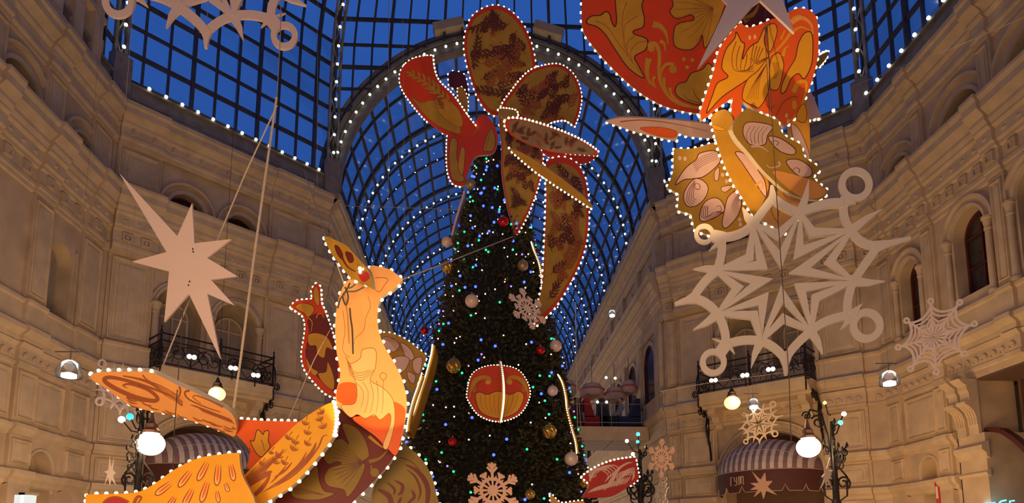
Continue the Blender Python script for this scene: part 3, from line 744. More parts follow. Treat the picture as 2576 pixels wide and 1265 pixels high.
# ------------------------------------------------------------------ the tree
TX, TY = .32, 16.0
tree = empty('christmas_tree', (TX, TY, 0), label='tall dark green Christmas tree covered with coloured fairy lights in the middle of the hall', category='Christmas tree')
ZT = 11.95
def trad(z): return max(.36, .42+(ZT-z)*.212)
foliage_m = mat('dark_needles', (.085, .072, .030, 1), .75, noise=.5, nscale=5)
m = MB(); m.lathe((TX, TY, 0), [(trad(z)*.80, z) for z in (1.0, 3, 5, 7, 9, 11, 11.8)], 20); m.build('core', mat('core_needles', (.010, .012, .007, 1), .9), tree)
m = MB(); m.lathe((TX, TY, 0), [(.3, 0), (.28, 1.2)], 10); m.build('trunk', mat('bark', (.08, .045, .03, 1), .9), tree)
fo = MB()
for k in range(24000):
    z = 1.0+(ZT-1.0)*(1-math.sqrt(random.random()))*1.0
    if z > ZT: continue
    a = random.uniform(0, 6.283); rr = trad(z)*random.uniform(.78, 1.0)
    if math.sin(a) > .35: continue
    c = Vector((TX+rr*math.cos(a), TY+rr*math.sin(a), z)); o = Vector((math.cos(a), math.sin(a), random.uniform(-.5, .35))).normalized()
    s = random.uniform(.055, .115); x = o.cross(Vector((0, 0, 1))).normalized(); y = x.cross(o)
    for j in range(3):
        b = random.uniform(0, 3.14); t = x*math.cos(b)+y*math.sin(b); d = (o+t*random.uniform(-.7, .7)).normalized(); t = d.cross(t).normalized() if d.cross(t).length > .1 else x
        fo.poly([c-t*s*.3, c+t*s*.3, c+d*s*1.0+t*s*.14, c+d*s*1.0-t*s*.14])
for k in range(5000):
    z = 1.0+(ZT-1.0)*random.random(); a = random.uniform(.35, 2.8); rr = trad(z)*.9
    c = Vector((TX+rr*math.cos(a), TY+rr*math.sin(a), z)); o = Vector((math.cos(a), math.sin(a), 0)); x = Vector((-o.y, o.x, 0)); s = .14
    fo.poly([c-x*s*.3, c+x*s*.3, c+o*s+x*s*.1, c+o*s-x*s*.1])
fo.build('foliage', foliage_m, tree, kind='stuff')
LC = [('blue', (.03, .07, 1, 1), 4.5), ('green', (.02, 1, .36, 1), 1.5), ('white', (1, .82, .66, 1), 1.5), ('violet', (.25, .12, 1, 1), 2.6), ('pink', (1, .42, .38, 1), 1.5)]
LM = [mat(n+'_fairy_light', c, .3, emit=c, estr=s) for n, c, s in LC]
LMe = [ball_mesh('fairy_light', r, mm, 6, 4) for r, mm in zip((.034, .028, .02, .024, .02), LM)]
random.seed(21)
for k in range(290):
    z = 2.4+(ZT-.05-2.4)*random.random()**.82; a = -math.pi/2+random.uniform(-1.45, 1.45)
    # denser at the top as in the photo
    r = trad(z)*1.02; mi = random.choices(range(5), (34, 26, 26, 8, 6))[0]
    inst(LMe[mi], 'fairy_light', tree, Matrix.Translation((TX+r*math.cos(a), TY+r*math.sin(a), z)))
def ontree(px, py, out=.05):   # first hit of the camera ray with the cone
    r = _fw+_rt*((px-PX_)/F_)-_up*((py-PY_)/F_)
    best = None; t = 12.0
    while t < 18:
        p = _C+r*(t/r.y)
        if math.hypot(p.x-TX, p.y-TY) < trad(p.z)+out: return p
        t += .02
    return _C+r*(TY/r.y)
bgold = mat('gold_bauble_glaze', (.62, .36, .08, 1), .25, .8, noise=.3, nscale=30); bbr = mat('bronze_bauble_glaze', (.40, .26, .12, 1), .35, .5)
bred = mat('red_bauble_glaze', (.60, .02, .02, 1), .12, .6); bwh = mat('pearl_bauble_glaze', (.80, .58, .46, 1), .3, .1)
baub = [(1184, 464, 15, bbr, 'bronze bauble near the top left of the tree'), (1266, 558, 15, bred, 'red glittering bauble high on the tree under the leaf boards'),
        (1124, 608, 14, bwh, 'grey pearl bauble on the upper left edge of the tree'), (1126, 672, 16, bgold, 'gold bauble on the left edge of the tree, second below the grey pearl one'),
        (1315, 668, 15, bbr, 'bronze bauble right of centre above the tilted snowflake'), (1187, 757, 18, bwh, 'pale pink bauble left of the tilted snowflake'),
        (1068, 831, 11, bred, 'small red bauble on the left edge of the tree'), (1142, 920, 19, bgold, 'ribbed gold bauble left of the round medallion'),
        (1398, 870, 16, bwh, 'pale bauble on the right edge below the long leaf board'), (1359, 881, 12, bred, 'red bauble beside the upper pale bauble on the right edge'),
        (1390, 983, 14, bwh, 'small pale bauble right of the round medallion'), (1382, 1085, 18, bgold, 'ribbed gold bauble right of and below the medallion'),
        (1437, 1154, 18, bwh, 'large pink pearl bauble at the lower right edge of the tree'), (1139, 1111, 12, bred, 'red bauble low on the left above the pink snowflake'),
        (1333, 1243, 13, bgold, 'gold bauble low on the tree right of the pink snowflake'), (1470, 1212, 14, bgold, 'gold bauble at the foot of the tree beside the red painted board')]
for x, y, r, mm, lab in baub:
    p = ontree(x, y, .12); R = r*(p.y)/F_*1.0
    root = empty('bauble', tuple(p), label=lab, category='bauble', group='baubles on the tree')
    m = MB(); 
    if mm is bgold:
        nu, nv = 24, 12; vs = []; fs = []
        for i in range(nv+1):
            for k in range(nu):
                rr = R*(1+(.05 if k % 2 else -.03)); aa = 2*math.pi*k/nu+i*.12; bb = math.pi*i/nv
                vs.append(p+Vector((rr*math.sin(bb)*math.cos(aa), rr*math.sin(bb)*math.sin(aa), rr*math.cos(bb))))
        for i in range(nv):
            for k in range(nu): fs.append((i*nu+k, i*nu+(k+1) % nu, (i+1)*nu+(k+1) % nu, (i+1)*nu+k))
        m.mesh(vs, fs); m.build('ball', mm, root)
    else: m.ball(p, R, 20, 14); m.build('ball', mm, root, smooth=True)
    c = MB(); c.lathe(p+Vector((0, 0, R*.97)), [(R*.2, 0), (R*.2, R*.22), (R*.08, R*.24), (R*.06, R*.4)], 8); c.build('cap', bgold, root)

# painted medallion on the tree with its crossing half
pl = Plane(1253, 985, 13.35, (0, -1, .05)); root = empty('round_medallion', tuple(at(1253, 985, 13.4)), label='round red and gold painted medallion ringed with bulbs on the tree front', category='decoration')
o, P = board(root, 'disc', [(1253, 919), (1302, 930), (1329, 968), (1330, 1003), (1304, 1043), (1253, 1059), (1205, 1043), (1178, 1005), (1176, 985), (1186, 945), (1212, 925)], pl, red, .05, bulbs=.062, br=.024)
A = Art(pl, PM)
A.shape([(1196, 998), (1205, 986), (1226, 992), (1252, 984), (1282, 992), (1305, 984), (1318, 998), (1300, 1036), (1254, 1052), (1210, 1036)], amber, line, 1.6)
for i in range(9): A.stroke([(1208+i*12, 992), (1212+i*10.5, 1020), (1226+i*7, 1044)], 1.0, .6, lineb)
for s in (-1, 1):
    X = lambda v: 1255+s*v
    A.stroke([(X(66), 985), (X(62), 962), (X(46), 950), (X(28), 950), (X(22), 960), (X(30), 966)], 13, 6, gold); A.stroke([(X(66), 985), (X(58), 968), (X(42), 958)], 1.6, 1, line)
    A.dot(X(28), 961, 6, amber); A.stroke([(X(74), 1000), (X(70), 975), (X(60), 950)], 4, 2, gold)
A.build(o)
pl2 = Plane(1262, 985, 13.2, (1, -.18, 0)); q = MB()
pts = [at(1258+8*math.sin(math.pi*t/30), 912+148*t/30, 13.3-.55*math.sin(math.pi*t/30)) for t in range(31)]
for a, b in zip(pts[:-1], pts[1:]): q.bar(a, b, .05, .10, (0, 1, 0))
o = q.build('crossing_half', gold, root)
me = bulbmesh(.020)
for t in range(33): 
    tt = t/32; inst(me, 'bulb', o, Matrix.Translation(at(1260+8*math.sin(math.pi*tt), 912+148*tt, 13.22-.55*math.sin(math.pi*tt))))
# edge-on medallions seen as thin bulb lines
def edgeon(lab, pts, Y, mm, nb, r=.016, board_m=gold):
    P = openc(pts, 6); V = [at(x, y, Y) for x, y in P]; root = empty('edge_on_medallion', tuple(V[0]), label=lab, category='decoration', group='medallions seen edge-on')
    q = MB()
    for a, b in zip(V[:-1], V[1:]): q.mesh([a, b, b+Vector((.02, .8, 0)), a+Vector((.02, .8, 0)), a+Vector((.05, 0, 0)), b+Vector((.05, 0, 0)), b+Vector((.07, .8, 0)), a+Vector((.07, .8, 0))], [(0, 1, 2, 3), (4, 5, 6, 7), (0, 1, 5, 4), (3, 2, 6, 7)])
    o = q.build('disc', board_m, root)
    if nb:
        me = bulbmesh(r, mm)
        for i in range(nb):
            t = i/(nb-1)*(len(V)-1); k = min(int(t), len(V)-2); p = V[k].lerp(V[k+1], t-k); inst(me, 'bulb', o, Matrix.Translation(p+Vector((0, -.03, 0))))
edgeon('bulb-lined medallion seen edge-on at the lower right side of the tree', [(1403, 943), (1414, 965), (1422, 1000), (1425, 1030), (1436, 1075), (1446, 1110), (1450, 1140)], 14.6, bulbm, 44)
edgeon('short bulb-lined medallion seen edge-on at the upper right of the tree', [(1336, 610), (1342, 630), (1354, 660), (1360, 690), (1362, 730)], 15.2, bulbc, 26)
edgeon('unlit pale medallion seen edge-on at the upper left of the tree', [(1166, 480), (1154, 520), (1142, 560), (1134, 592)], 15.4, None, 0, board_m=pink)
edgeon('bright bulb-lined wing seen edge-on left of the tree', [(1088, 868), (1084, 895), (1072, 940), (1056, 990), (1040, 1040), (1024, 1080)], 13.4, bulbm, 56)
edgeon('second bulb-lined wing edge beside the bright one left of the tree', [(1060, 945), (1050, 975), (1038, 1010), (1028, 1050), (1023, 1085)], 13.2, bulbm, 34)

# ------------------------------------------------------------------ leaf figure on the tree top
top = empty('tree_topper', tuple(at(1250, 330, 15.9)), label='huge tree topper of red-edged gold leaf boards outlined with bulbs', category='tree topper')
def leafboard(pts, pl, n, L, bs=.11, br=.036, skip=(), base=olive, k=.915, cxy=None):
    o, P = board(top, 'leaf_board', pts, pl, red, .06, bulbs=bs, br=br, skip=skip)
    A = Art(pl, PM); I = inset(P, k, *(cxy or (None, None))); A.fill([(x, y, 1) for x, y in I], base, sm=False); A.scatter(I, n, L, line, lineb); A.build(o); return o
leafboard([(1243, 290), (1213, 265), (1190, 215), (1172, 150), (1168, 100), (1183, 48), (1217, 20), (1255, 14), (1290, 32), (1322, 72), (1342, 130), (1347, 190), (1330, 240), (1290, 280)], Plane(1255, 150, 16.0, (0, -1, -.25)), 40, 46, bs=.145, skip=(12, 13))
leafboard([(1262, 278), (1290, 225), (1330, 180), (1372, 164), (1412, 163), (1445, 190), (1462, 235), (1458, 280), (1445, 318, 1), (1422, 302), (1390, 306), (1370, 318, 1), (1330, 312)], Plane(1360, 240, 15.7, (.25, -1, -.2)), 30, 42, bs=.10, skip=(11, 12))
# left red petal
pl = Plane(1080, 230, 15.6, (-.35, -1, -.2))
o, P = board(top, 'petal_board', [(1088, 140, 1), (1092, 175), (1105, 205), (1140, 240), (1175, 290), (1200, 322, 1), (1180, 348), (1135, 345), (1080, 310), (1035, 260), (1008, 215), (1008, 178), (1030, 152), (1060, 142)], pl, red, .06, bulbs=.10, br=.036, skip=(5, 6, 7))
A = Art(pl, PM)
A.shape([(1035, 245), (1060, 258), (1085, 252), (1120, 262), (1150, 300), (1158, 335), (1120, 325), (1075, 295)], olive, lineb, 1.3)
A.shape([(1095, 252), (1115, 250), (1150, 270), (1165, 310), (1150, 318), (1110, 290)], gold, lineb, 1.2)
for k in range(5): A.sprig(1120-k*6, 280-k*5, -2.3+k*.35, 26, lineb, n=3)
A.sprig(1115, 245, -2.25, 92, olive, w=4, n=6, lf=.26); A.sprig(1140, 262, -2.5, 60, gold, w=2, n=4, lf=.3)
A.build(o)
pl = Plane(1170, 380, 15.5, (-.15, -1, 0))
o, P = board(top, 'petal_board', [(1210, 290), (1240, 310), (1252, 345), (1240, 385), (1195, 395), (1175, 440), (1166, 466), (1140, 462), (1126, 430), (1124, 370), (1130, 335), (1165, 345)], pl, red, .06, bulbs=.10, br=.034, skip=(0, 1, 2, 3, 4, 5, 10, 11))
A = Art(pl, PM); A.shape([(1134, 350), (1150, 355), (1150, 400), (1168, 452), (1140, 452), (1130, 410)], olive, line, 1.3); A.shape([(1160, 372), (1170, 380), (1164, 440), (1152, 420)], gold, line, 1.2)
A.shape([(1234, 322), (1246, 350), (1240, 378), (1222, 380), (1216, 372)], olive, line, 1.2); A.stroke([(1234, 326), (1228, 350), (1222, 376)], 1, 1, line); A.build(o)
# dark small boards behind
pl = Plane(1150, 210, 17.2, (0, -1, 0))
o, P = board(top, 'back_board', [(1128, 186, 1), (1140, 178), (1162, 184), (1172, 196), (1178, 240), (1160, 245), (1140, 222), (1130, 215)], pl, maroon, .05, bulbs=.16, br=.034, skip=(4, 5))
o, P = board(top, 'back_board', [(1152, 222), (1166, 222), (1176, 250), (1176, 280), (1168, 290), (1155, 262)], Plane(1165, 255, 16.8, (0, -1, 0)), gold, .05, bulbs=.12, br=.03)
# hanging centre body
leafboard([(1255, 275), (1272, 272), (1298, 280), (1330, 300), (1362, 345), (1364, 420), (1350, 480), (1325, 545), (1296, 597, 1), (1286, 560), (1272, 500), (1262, 430), (1262, 360)], Plane(1310, 430, 15.2, (.2, -1, 0)), 30, 36, bs=.115, skip=(0, 1, 2, 8, 9, 10, 11, 12))
q = MB(); V = [at(x, y, 15.15) for x, y in openc([(1250, 285), (1262, 272), (1285, 275), (1302, 290)], 4)]
pl = Plane(1275, 283, 14.9, (0, -1, 0)); o, P = board(top, 'collar_board', [(1254, 276, 1), (1262, 272), (1296, 277), (1302, 290, 1), (1280, 298), (1258, 292)], pl, olive, .05, bulbs=.07, br=.036, skip=(3, 4, 5))
# flat oval seen from below
o = leafboard([(1271, 305), (1290, 298), (1330, 304), (1400, 326), (1460, 352), (1500, 378), (1504, 388), (1492, 395), (1440, 390), (1370, 378), (1300, 350), (1276, 328)], Plane(1390, 345, 14.8, (.25, -.45, -.9)), 22, 20, bs=.10, br=.038, base=umber, skip=(8, 9, 10))
pl = Plane(1440, 395, 15.3, (.2, -1, -.3)); o, P = board(top, 'petal_board', [(1366, 372), (1420, 388), (1480, 392), (1498, 396), (1470, 412), (1420, 408), (1375, 392)], pl, crimson, .05, bulbs=.12, br=.02)
# long diagonal edge board seen from its edge
pl = Plane(1385, 450, 14.6, (-.5, -.8, -.62)); o, P = board(top, 'leaf_board', [(1281, 373), (1300, 392), (1345, 430), (1400, 468), (1450, 500), (1488, 524), (1482, 508), (1440, 470), (1380, 425), (1320, 388)], pl, gold, .05, bulbs=.105, br=.040, skip=(5, 6, 7, 8, 9))
# long right leaf
leafboard([(1372, 415), (1390, 398), (1425, 396), (1455, 415), (1474, 455), (1481, 520), (1478, 590), (1462, 655), (1430, 720), (1390, 780), (1345, 822, 1), (1352, 770), (1364, 715), (1368, 650), (1372, 560), (1374, 480)], Plane(1425, 600, 15.0, (.1, -1, .05)), 44, 40, bs=.15, br=.040)

# ------------------------------------------------------------------ upper right bird figure
bird2 = empty('hanging_bird_figure', tuple(at(1850, 250, 10.5)), label='big orange and red painted bird figure with bulb edges hanging at upper right', category='decoration')
T5 = lambda pts: T(1440, 0, 3.9525, pts); T6 = lambda pts: T(1740, 0, 3.8342, pts); T7 = lambda pts: T(1660, 280, 3.9533, pts)
pl = Plane(1640, 130, 11.3, (-.1, -1, -.35))
o, P = board(bird2, 'breast_board', [(1466, -80, 1), (1464, 0), (1464, 60), (1476, 95), (1520, 150), (1570, 200), (1620, 240), (1680, 270), (1760, 286), (1812, 282, 1), (1850, 120), (1850, -80, 1)], pl, red, .07, bulbs=.145, br=.034, skip=(8, 9, 10, 11))
A = Art(pl, PM)
leaf = T5([(450, -40), (430, 60), (440, 200), (420, 265), (385, 200), (370, 140), (330, 115), (280, 150), (190, 160), (145, 200), (150, 235), (250, 270), (340, 360), (430, 500), (560, 680), (712, 775), (650, 640), (620, 560), (720, 500), (750, 420), (720, 375), (620, 340), (610, 305), (700, 270), (715, 180), (690, 60), (700, -60)])
A.shape(leaf, gold, line, 3)
for s in ([(540, 20), (500, 150), (500, 320), (520, 460), (600, 640)], [(650, 160), (540, 230), (510, 320), (530, 470)], [(230, 210), (340, 260), (450, 420), (560, 560), (700, 760)], [(740, 410), (640, 430), (580, 520), (600, 620)], [(620, 360), (545, 430), (550, 560)]): A.stroke(T5(s), 2, 1, lineb)
fl = T5([(1040, -40), (1000, 60), (970, 120), (1040, 185), (1180, 150), (1200, 200), (1060, 230), (1010, 300), (1020, 460), (1170, 495), (1260, 420), (1290, 350), (1320, 480), (1420, 300), (1500, 100), (1500, -40)])
A.shape(fl, gold, line, 2.6)
for k in range(9): a = math.radians(100+k*13); A.stroke([(1440+1400/3.95, 20), (1794+70*math.cos(a), 20+70*math.sin(a)), (1794+110*math.cos(a), 22+92*math.sin(a))], 1.5, .8, lineb)
A.stroke(T5([(800, 240), (870, 260), (930, 330), (950, 440)]), 18, 2, gold); A.stroke(T5([(870, 410), (910, 430), (925, 510)]), 12, 2, gold)
A.stroke(T5([(780, 490), (770, 440), (830, 440), (865, 540), (860, 700), (880, 830), (960, 960), (1080, 1040), (1260, 1075)]), 11, 6, gold)
A.dot(*T5([(785, 480)])[0], 9, gold); A.dot(*T5([(1000, 690)])[0], 10, gold); A.stroke(T5([(1010, 640), (930, 640), (880, 720), (875, 800)]), 9, 5, gold)
A.stroke(T5([(760, 580), (740, 680), (760, 800), (830, 870)]), 16, 1.5, gold); A.stroke(T5([(820, 760), (800, 800), (830, 870)]), 9, 1.5, gold)
A.stroke(T5([(910, 770), (915, 850), (960, 940)]), 9, 1.5, gold); A.stroke(T5([(970, 870), (985, 940), (1060, 1010), (1180, 1050)]), 8, 2, gold)
for x, y in ((1107, 588), (1192, 597), (1140, 668)): A.dot(*T5([(x, y)])[0], 5, gold)
lf = T5([(1280, 1040), (1080, 980), (1020, 900), (1060, 830), (1130, 810), (1180, 730), (1290, 690), (1350, 630), (1400, 700), (1380, 900)])
A.shape(lf, olive, line, 2.6); A.stroke(T5([(1290, 1020), (1230, 960), (1200, 880)]), 2, 1, line); A.stroke(T5([(1290, 1030), (1150, 990), (1100, 930)]), 2, 1, line)
A.build(o)
# glowing head board
pl = Plane(1900, 170, 9.4, (.05, -1, -.2)); plH = pl
hb = T6([(470, 215, 1), (540, 262), (640, 240), (800, 178), (870, 240), (960, 300), (930, 120, 1), (990, 90), (1060, 78), (1150, 105), (1210, 190), (1225, 380), (1215, 560), (1160, 780), (1090, 960), (1000, 1130), (900, 1225, 1), (820, 1140), (700, 1090), (570, 1030), (490, 985), (480, 1110), (440, 1190), (395, 1160), (385, 1040), (400, 940, 1), (250, 1040), (170, 1110), (100, 1160, 1), (85, 1080), (150, 880), (210, 700), (260, 500), (330, 370)])
o, P = board(bird2, 'head_board', hb, pl, orange, .08, bulbs=.125, br=.034, skip=(3, 4, 5, 6, 16, 17, 18, 19))
A = Art(pl, PM)
A.shape(T6([(430, 310), (415, 370), (330, 480), (290, 650), (350, 740), (250, 800), (200, 920), (150, 1060), (160, 1080), (300, 930), (520, 780), (640, 680), (740, 560), (700, 400), (720, 270), (690, 290), (640, 400), (590, 430), (540, 480), (490, 570), (510, 430), (480, 400)]), amber, line, 2.4)
for k in range(5): A.stroke(T6([(430-k*0+k*35, 400+k*40), (390+k*45, 540+k*20), (420+k*30, 680), (600, 690-k*20)]), 1.8, 1, line)
for k in range(4): A.stroke(T6([(600+k*30, 430+k*10), (580+k*22, 560), (640, 620-k*10), (735, 550)]), 1.8, 1, line)
A.shape(T6([(740, 560), (640, 680), (530, 780), (490, 950), (600, 1020), (660, 1030), (740, 880), (750, 700)]), amber, line, 2)
for k in range(6): A.stroke(T6([(720, 620), (660-k*14, 760+k*12), (640-k*22, 960)]), 1.3, .6, line)
A.shape(T6([(725, 270), (800, 230), (825, 300), (800, 400), (770, 480), (740, 480)]), amber, line, 1.8)
A.shape(T6([(770, 560), (840, 510), (880, 580), (885, 660), (840, 850), (760, 850), (750, 700)]), amber, line, 1.8)
for k in range(4): A.stroke(T6([(780+k*18, 600), (800+k*12, 680), (790+k*8, 760)]), 1.3, .8, line)
A.stroke(T6([(960, 310), (880, 420), (800, 500), (740, 545)]), 8, 3, amber)
A.shape(T6([(1160, 330), (1090, 320), (1030, 420), (1000, 560), (930, 680), (870, 820), (865, 900), (910, 870), (960, 760), (1030, 710), (1080, 760), (1130, 690), (1165, 560)]), amber, line, 2.2)
A.stroke(T6([(960, 215), (1060, 170), (1150, 230), (1170, 330)]), 14, 3, peach); A.stroke(T6([(980, 300), (1060, 260), (1160, 300)]), 9, 2, amber); A.stroke(T6([(970, 180), (1040, 150), (1080, 180)]), 7, 2, amber)
A.stroke(T6([(980, 890), (1030, 800), (1100, 790), (1100, 880), (1040, 1060), (900, 1215)]), 12, 2, amber); A.dot(*T6([(990, 1010)])[0], 6, amber, 12)
A.shape(T6([(1080, 1000), (1110, 1080), (1090, 1180), (1010, 1150), (1030, 1060)]), amber, line, 1.5)
for x, y in ((560, 360), (610, 355), (915, 1115), (930, 1170)): A.dot(*T6([(x, y)])[0], 3.5, peachl, 6)
A.stroke(T6([(880, 540), (900, 470), (940, 440)]), 10, 2, amber); A.stroke(T6([(860, 380), (900, 290)]), 7, 3, amber)
A.stroke(T6([(720, 1010), (760, 1050), (800, 1010)]), 1.3, 1, line); A.stroke(T6([(820, 1110), (880, 990), (980, 930), (1020, 940)]), 1.3, 1, line)
A.build(o)
# maroon board behind top
pl = Plane(1908, 40, 10.2, (0, -1, -.2)); o, P = board(bird2, 'crest_board', T6([(420, 230), (640, 15), (820, 150), (790, 260), (540, 300)]), pl, maroon, .05)
A = Art(pl, PM); A.stroke(T6([(500, 200), (600, 130), (650, 40)]), 16, 3, olive); A.stroke(T6([(520, 190), (640, 150), (680, 60)]), 3, 1, line); A.build(o)
# horizontal wing seen nearly edge on
pl = Plane(1660, 325, 11.0, (-.25, -.42, -.9)); o, P = board(bird2, 'wing_board', [(1522, 306, 1), (1560, 296), (1640, 298), (1720, 304), (1800, 318), (1800, 350, 1), (1740, 345), (1708, 338, 1), (1700, 356, 1), (1660, 348), (1590, 330)], pl, pink, .05, bulbs=.13, br=.038, skip=(0, 1, 2, 3, 4))
A = Art(pl, PM); A.shape([(1610, 322), (1660, 320), (1700, 330), (1695, 346), (1650, 340)], orange, lineb, 1.2); A.stroke([(1560, 306), (1620, 302), (1700, 312), (1780, 330)], 3, 1, lineb); A.build(o)
# lower left tail with pale leaves
pl = Plane(1770, 470, 9.9, (-.1, -1, 0))
o, P = board(bird2, 'tail_board', T7([(140, 365, 1), (320, 370), (530, 310, 1), (620, 400), (820, 800), (900, 1000), (840, 1190), (690, 1210), (500, 1230), (345, 1170, 1), (310, 1020, 1), (175, 985, 1), (190, 820, 1), (70, 760, 1), (130, 600), (135, 480)]), pl, olive, .06, bulbs=.115, br=.033, skip=(2, 3, 4, 5))
A = Art(pl, PM)
A.shape(T7([(560, 395), (400, 415), (360, 480), (270, 550), (200, 640), (155, 730), (240, 680), (330, 670), (450, 640), (600, 500)]), pink, line, 2.2)
for k in range(5): A.stroke(T7([(300-k*8+60, 600-k*18), (420, 540-k*22), (570, 470-k*18)]), 1.3, .7, line)
A.shape(T7([(350, 670), (270, 750), (235, 850), (270, 940), (360, 940), (450, 860), (480, 760), (430, 690)]), pink, line, 2)
for k in range(4): A.stroke(T7([(350, 690+k*14), (285+k*18, 780), (270+k*20, 900-k*14), (330+k*10, 940-k*20)]), 1.6, 1, line)
A.stroke(T7([(350, 760), (385, 780), (400, 740), (370, 715), (345, 730)]), 1.8, 1, line)
A.shape(T7([(540, 860), (450, 900), (400, 1000), (410, 1090), (520, 1070), (640, 990), (610, 890)]), pink, line, 2)
for k in range(4): A.stroke(T7([(430+k*16, 940), (410+k*22, 1040), (500+k*10, 1070-k*20), (630, 1000)]), 1.6, 1, line)
A.stroke(T7([(560, 1000), (610, 990), (600, 940), (560, 950)]), 2, 1, line)
A.shape(T7([(780, 790), (680, 850), (640, 1000), (620, 1120), (660, 1160), (760, 1060), (810, 930)]), pink, line, 2)
A.shape(T7([(590, 560), (545, 600), (545, 680), (580, 680)]), pink, line, 1.3); A.shape(T7([(720, 740), (620, 750), (615, 790), (660, 800)]), pink, line, 1.3)
for x, y in ((197, 465), (250, 470), (625, 630), (665, 695), (795, 1075), (800, 1125)): A.dot(*T7([(x, y)])[0], 4.5, pink, 5.5)
A.build(o)
# curved yellow body strip
pl = Plane(1850, 440, 9.5, (-.45, -1, 0))
o, P = board(bird2, 'body_board', T7([(500, 40, 1), (640, -20), (720, 60), (740, 200), (900, 420), (1050, 640), (1080, 760), (1000, 950), (925, 1035, 1), (820, 860), (720, 700), (620, 480), (545, 240)]), pl, gold, .06, bulbs=.115, br=.034, skip=(0, 1, 2, 3, 4, 5, 6, 7))
A = Art(pl, PM); A.shape(T7([(530, 130), (660, 180), (600, 190), (530, 170)]), amber, line, .8)
A.shape(T7([(750, 410), (850, 430), (1000, 620), (1050, 720), (1050, 850), (930, 680), (830, 530)]), pink, line, 2); A.stroke(T7([(950, 740), (1000, 700), (1030, 740), (990, 790)]), 6, 2, peach); A.build(o)
# brown wing with pale leaves
pl = Plane(1950, 420, 9.1, (.35, -1, -.15)); o, P = board(bird2, 'wing_board', T7([(720, 180), (850, -20), (950, 0), (1180, 90, 1), (1230, 230), (1400, 330), (1440, 450), (1590, 570), (1530, 660), (1680, 790, 1), (1580, 880), (1300, 820), (1060, 620), (900, 430)]), pl, olive, .06, bulbs=.12, br=.036, skip=(0, 1, 10, 11, 12, 13))
A = Art(pl, PM)
A.shape(T7([(850, 120), (980, 110), (1120, 150), (1070, 240), (1040, 330), (900, 330), (830, 230)]), pink, line, 2)
for k in range(5): A.stroke(T7([(880+k*35, 320), (860+k*40, 230), (900+k*45, 150)]), 1.4, .8, line)
A.shape(T7([(1080, 250), (1200, 270), (1340, 370), (1330, 430), (1220, 410), (1130, 340)]), pink, line, 2); A.stroke(T7([(1160, 340), (1180, 310), (1140, 290), (1110, 310)]), 2, 1, line)
A.shape(T7([(1260, 490), (1380, 480), (1500, 560), (1500, 640), (1400, 650), (1300, 570)]), pink, line, 2); A.stroke(T7([(1380, 610), (1390, 580), (1350, 560), (1320, 590)]), 2, 1, line)
A.stroke(T7([(910, 350), (1000, 350), (1080, 400)]), 6, 2, pink); A.fill(T7([(1150, 590), (1500, 680), (1650, 790), (1580, 860), (1400, 850), (1180, 680)]), peach)
A.stroke(T7([(1180, 500), (1190, 540), (1100, 560), (1060, 530)]), 6, 2, pink); A.build(o)
# bright strip seen through the slit and bright lower tip
pl = Plane(1890, 390, 9.25, (.6, -1, 0)); o, P = board(bird2, 'lit_edge_board', T7([(700, 175), (790, 280), (920, 420), (1060, 630), (1030, 620), (880, 430), (760, 300)]), pl, amber, .04)
pl = Plane(1960, 520, 9.6, (.2, -1, 0)); o, P = board(bird2, 'belly_board', T7([(1050, 700, 1), (1170, 690), (1420, 820), (1450, 920), (1300, 1180), (1240, 1200, 1), (1160, 1165), (1020, 1090, 1), (1030, 850)]), pl, peachl, .05, bulbs=.12, br=.034, skip=(0, 1, 2, 7, 8))
A = Art(pl, PM)
for s in ([(1180, 710), (1160, 800), (1190, 880)], [(1240, 730), (1230, 820), (1270, 860)], [(1320, 770), (1300, 860)], [(1380, 800), (1370, 880)], [(1110, 870), (1180, 960), (1170, 1100)], [(1120, 900), (1110, 1000), (1180, 1120)]): A.stroke(T7(s), 6, 2, amber); A.stroke(T7(s), 1.2, .8, lineb)
A.build(o)
# right side boards
pl = Plane(2035, 330, 10.1, (.1, -1, 0)); o, P = board(bird2, 'side_board', [(1990, 300), (2010, 250), (2025, 240), (2036, 300), (2037, 400), (2030, 425), (2000, 380), (1985, 330)], pl, amber, .05)
A = Art(pl, PM); A.shape([(1990, 315), (2010, 325), (2034, 380), (2035, 415), (2005, 380)], pink, line, 1.4); A.build(o)
pl = Plane(2045, 270, 10.4, (.3, -1, 0)); o, P = board(bird2, 'side_board', [(2030, 228), (2045, 240), (2068, 300, 1), (2055, 296), (2036, 300), (2028, 260)], pl, pink, .05, bulbs=.11, br=.032, skip=(0, 1, 4, 5))
pl = Plane(2060, 160, 10.2, (.9, -1, 0)); o, P = board(bird2, 'side_board', [(2086, 130), (2075, 152), (2058, 172), (2050, 190), (2046, 170), (2062, 140)], pl, olive, .05, bulbs=.18, br=.034, skip=(2, 3, 4))

# ------------------------------------------------------------------ left bird figure
b1 = empty('hanging_bird_figure', tuple(at(850, 1050, 9.0)), label='big bird figure with a glowing orange neck and patterned wings at lower left', category='decoration')
TL = lambda pts: T(200, 900, 3.4667, pts); TM = lambda pts: T(560, 980, 4.438, pts); TN = lambda pts: T(700, 580, 3.953, pts); TB = lambda pts: T(720, 860, 3.1225, pts)
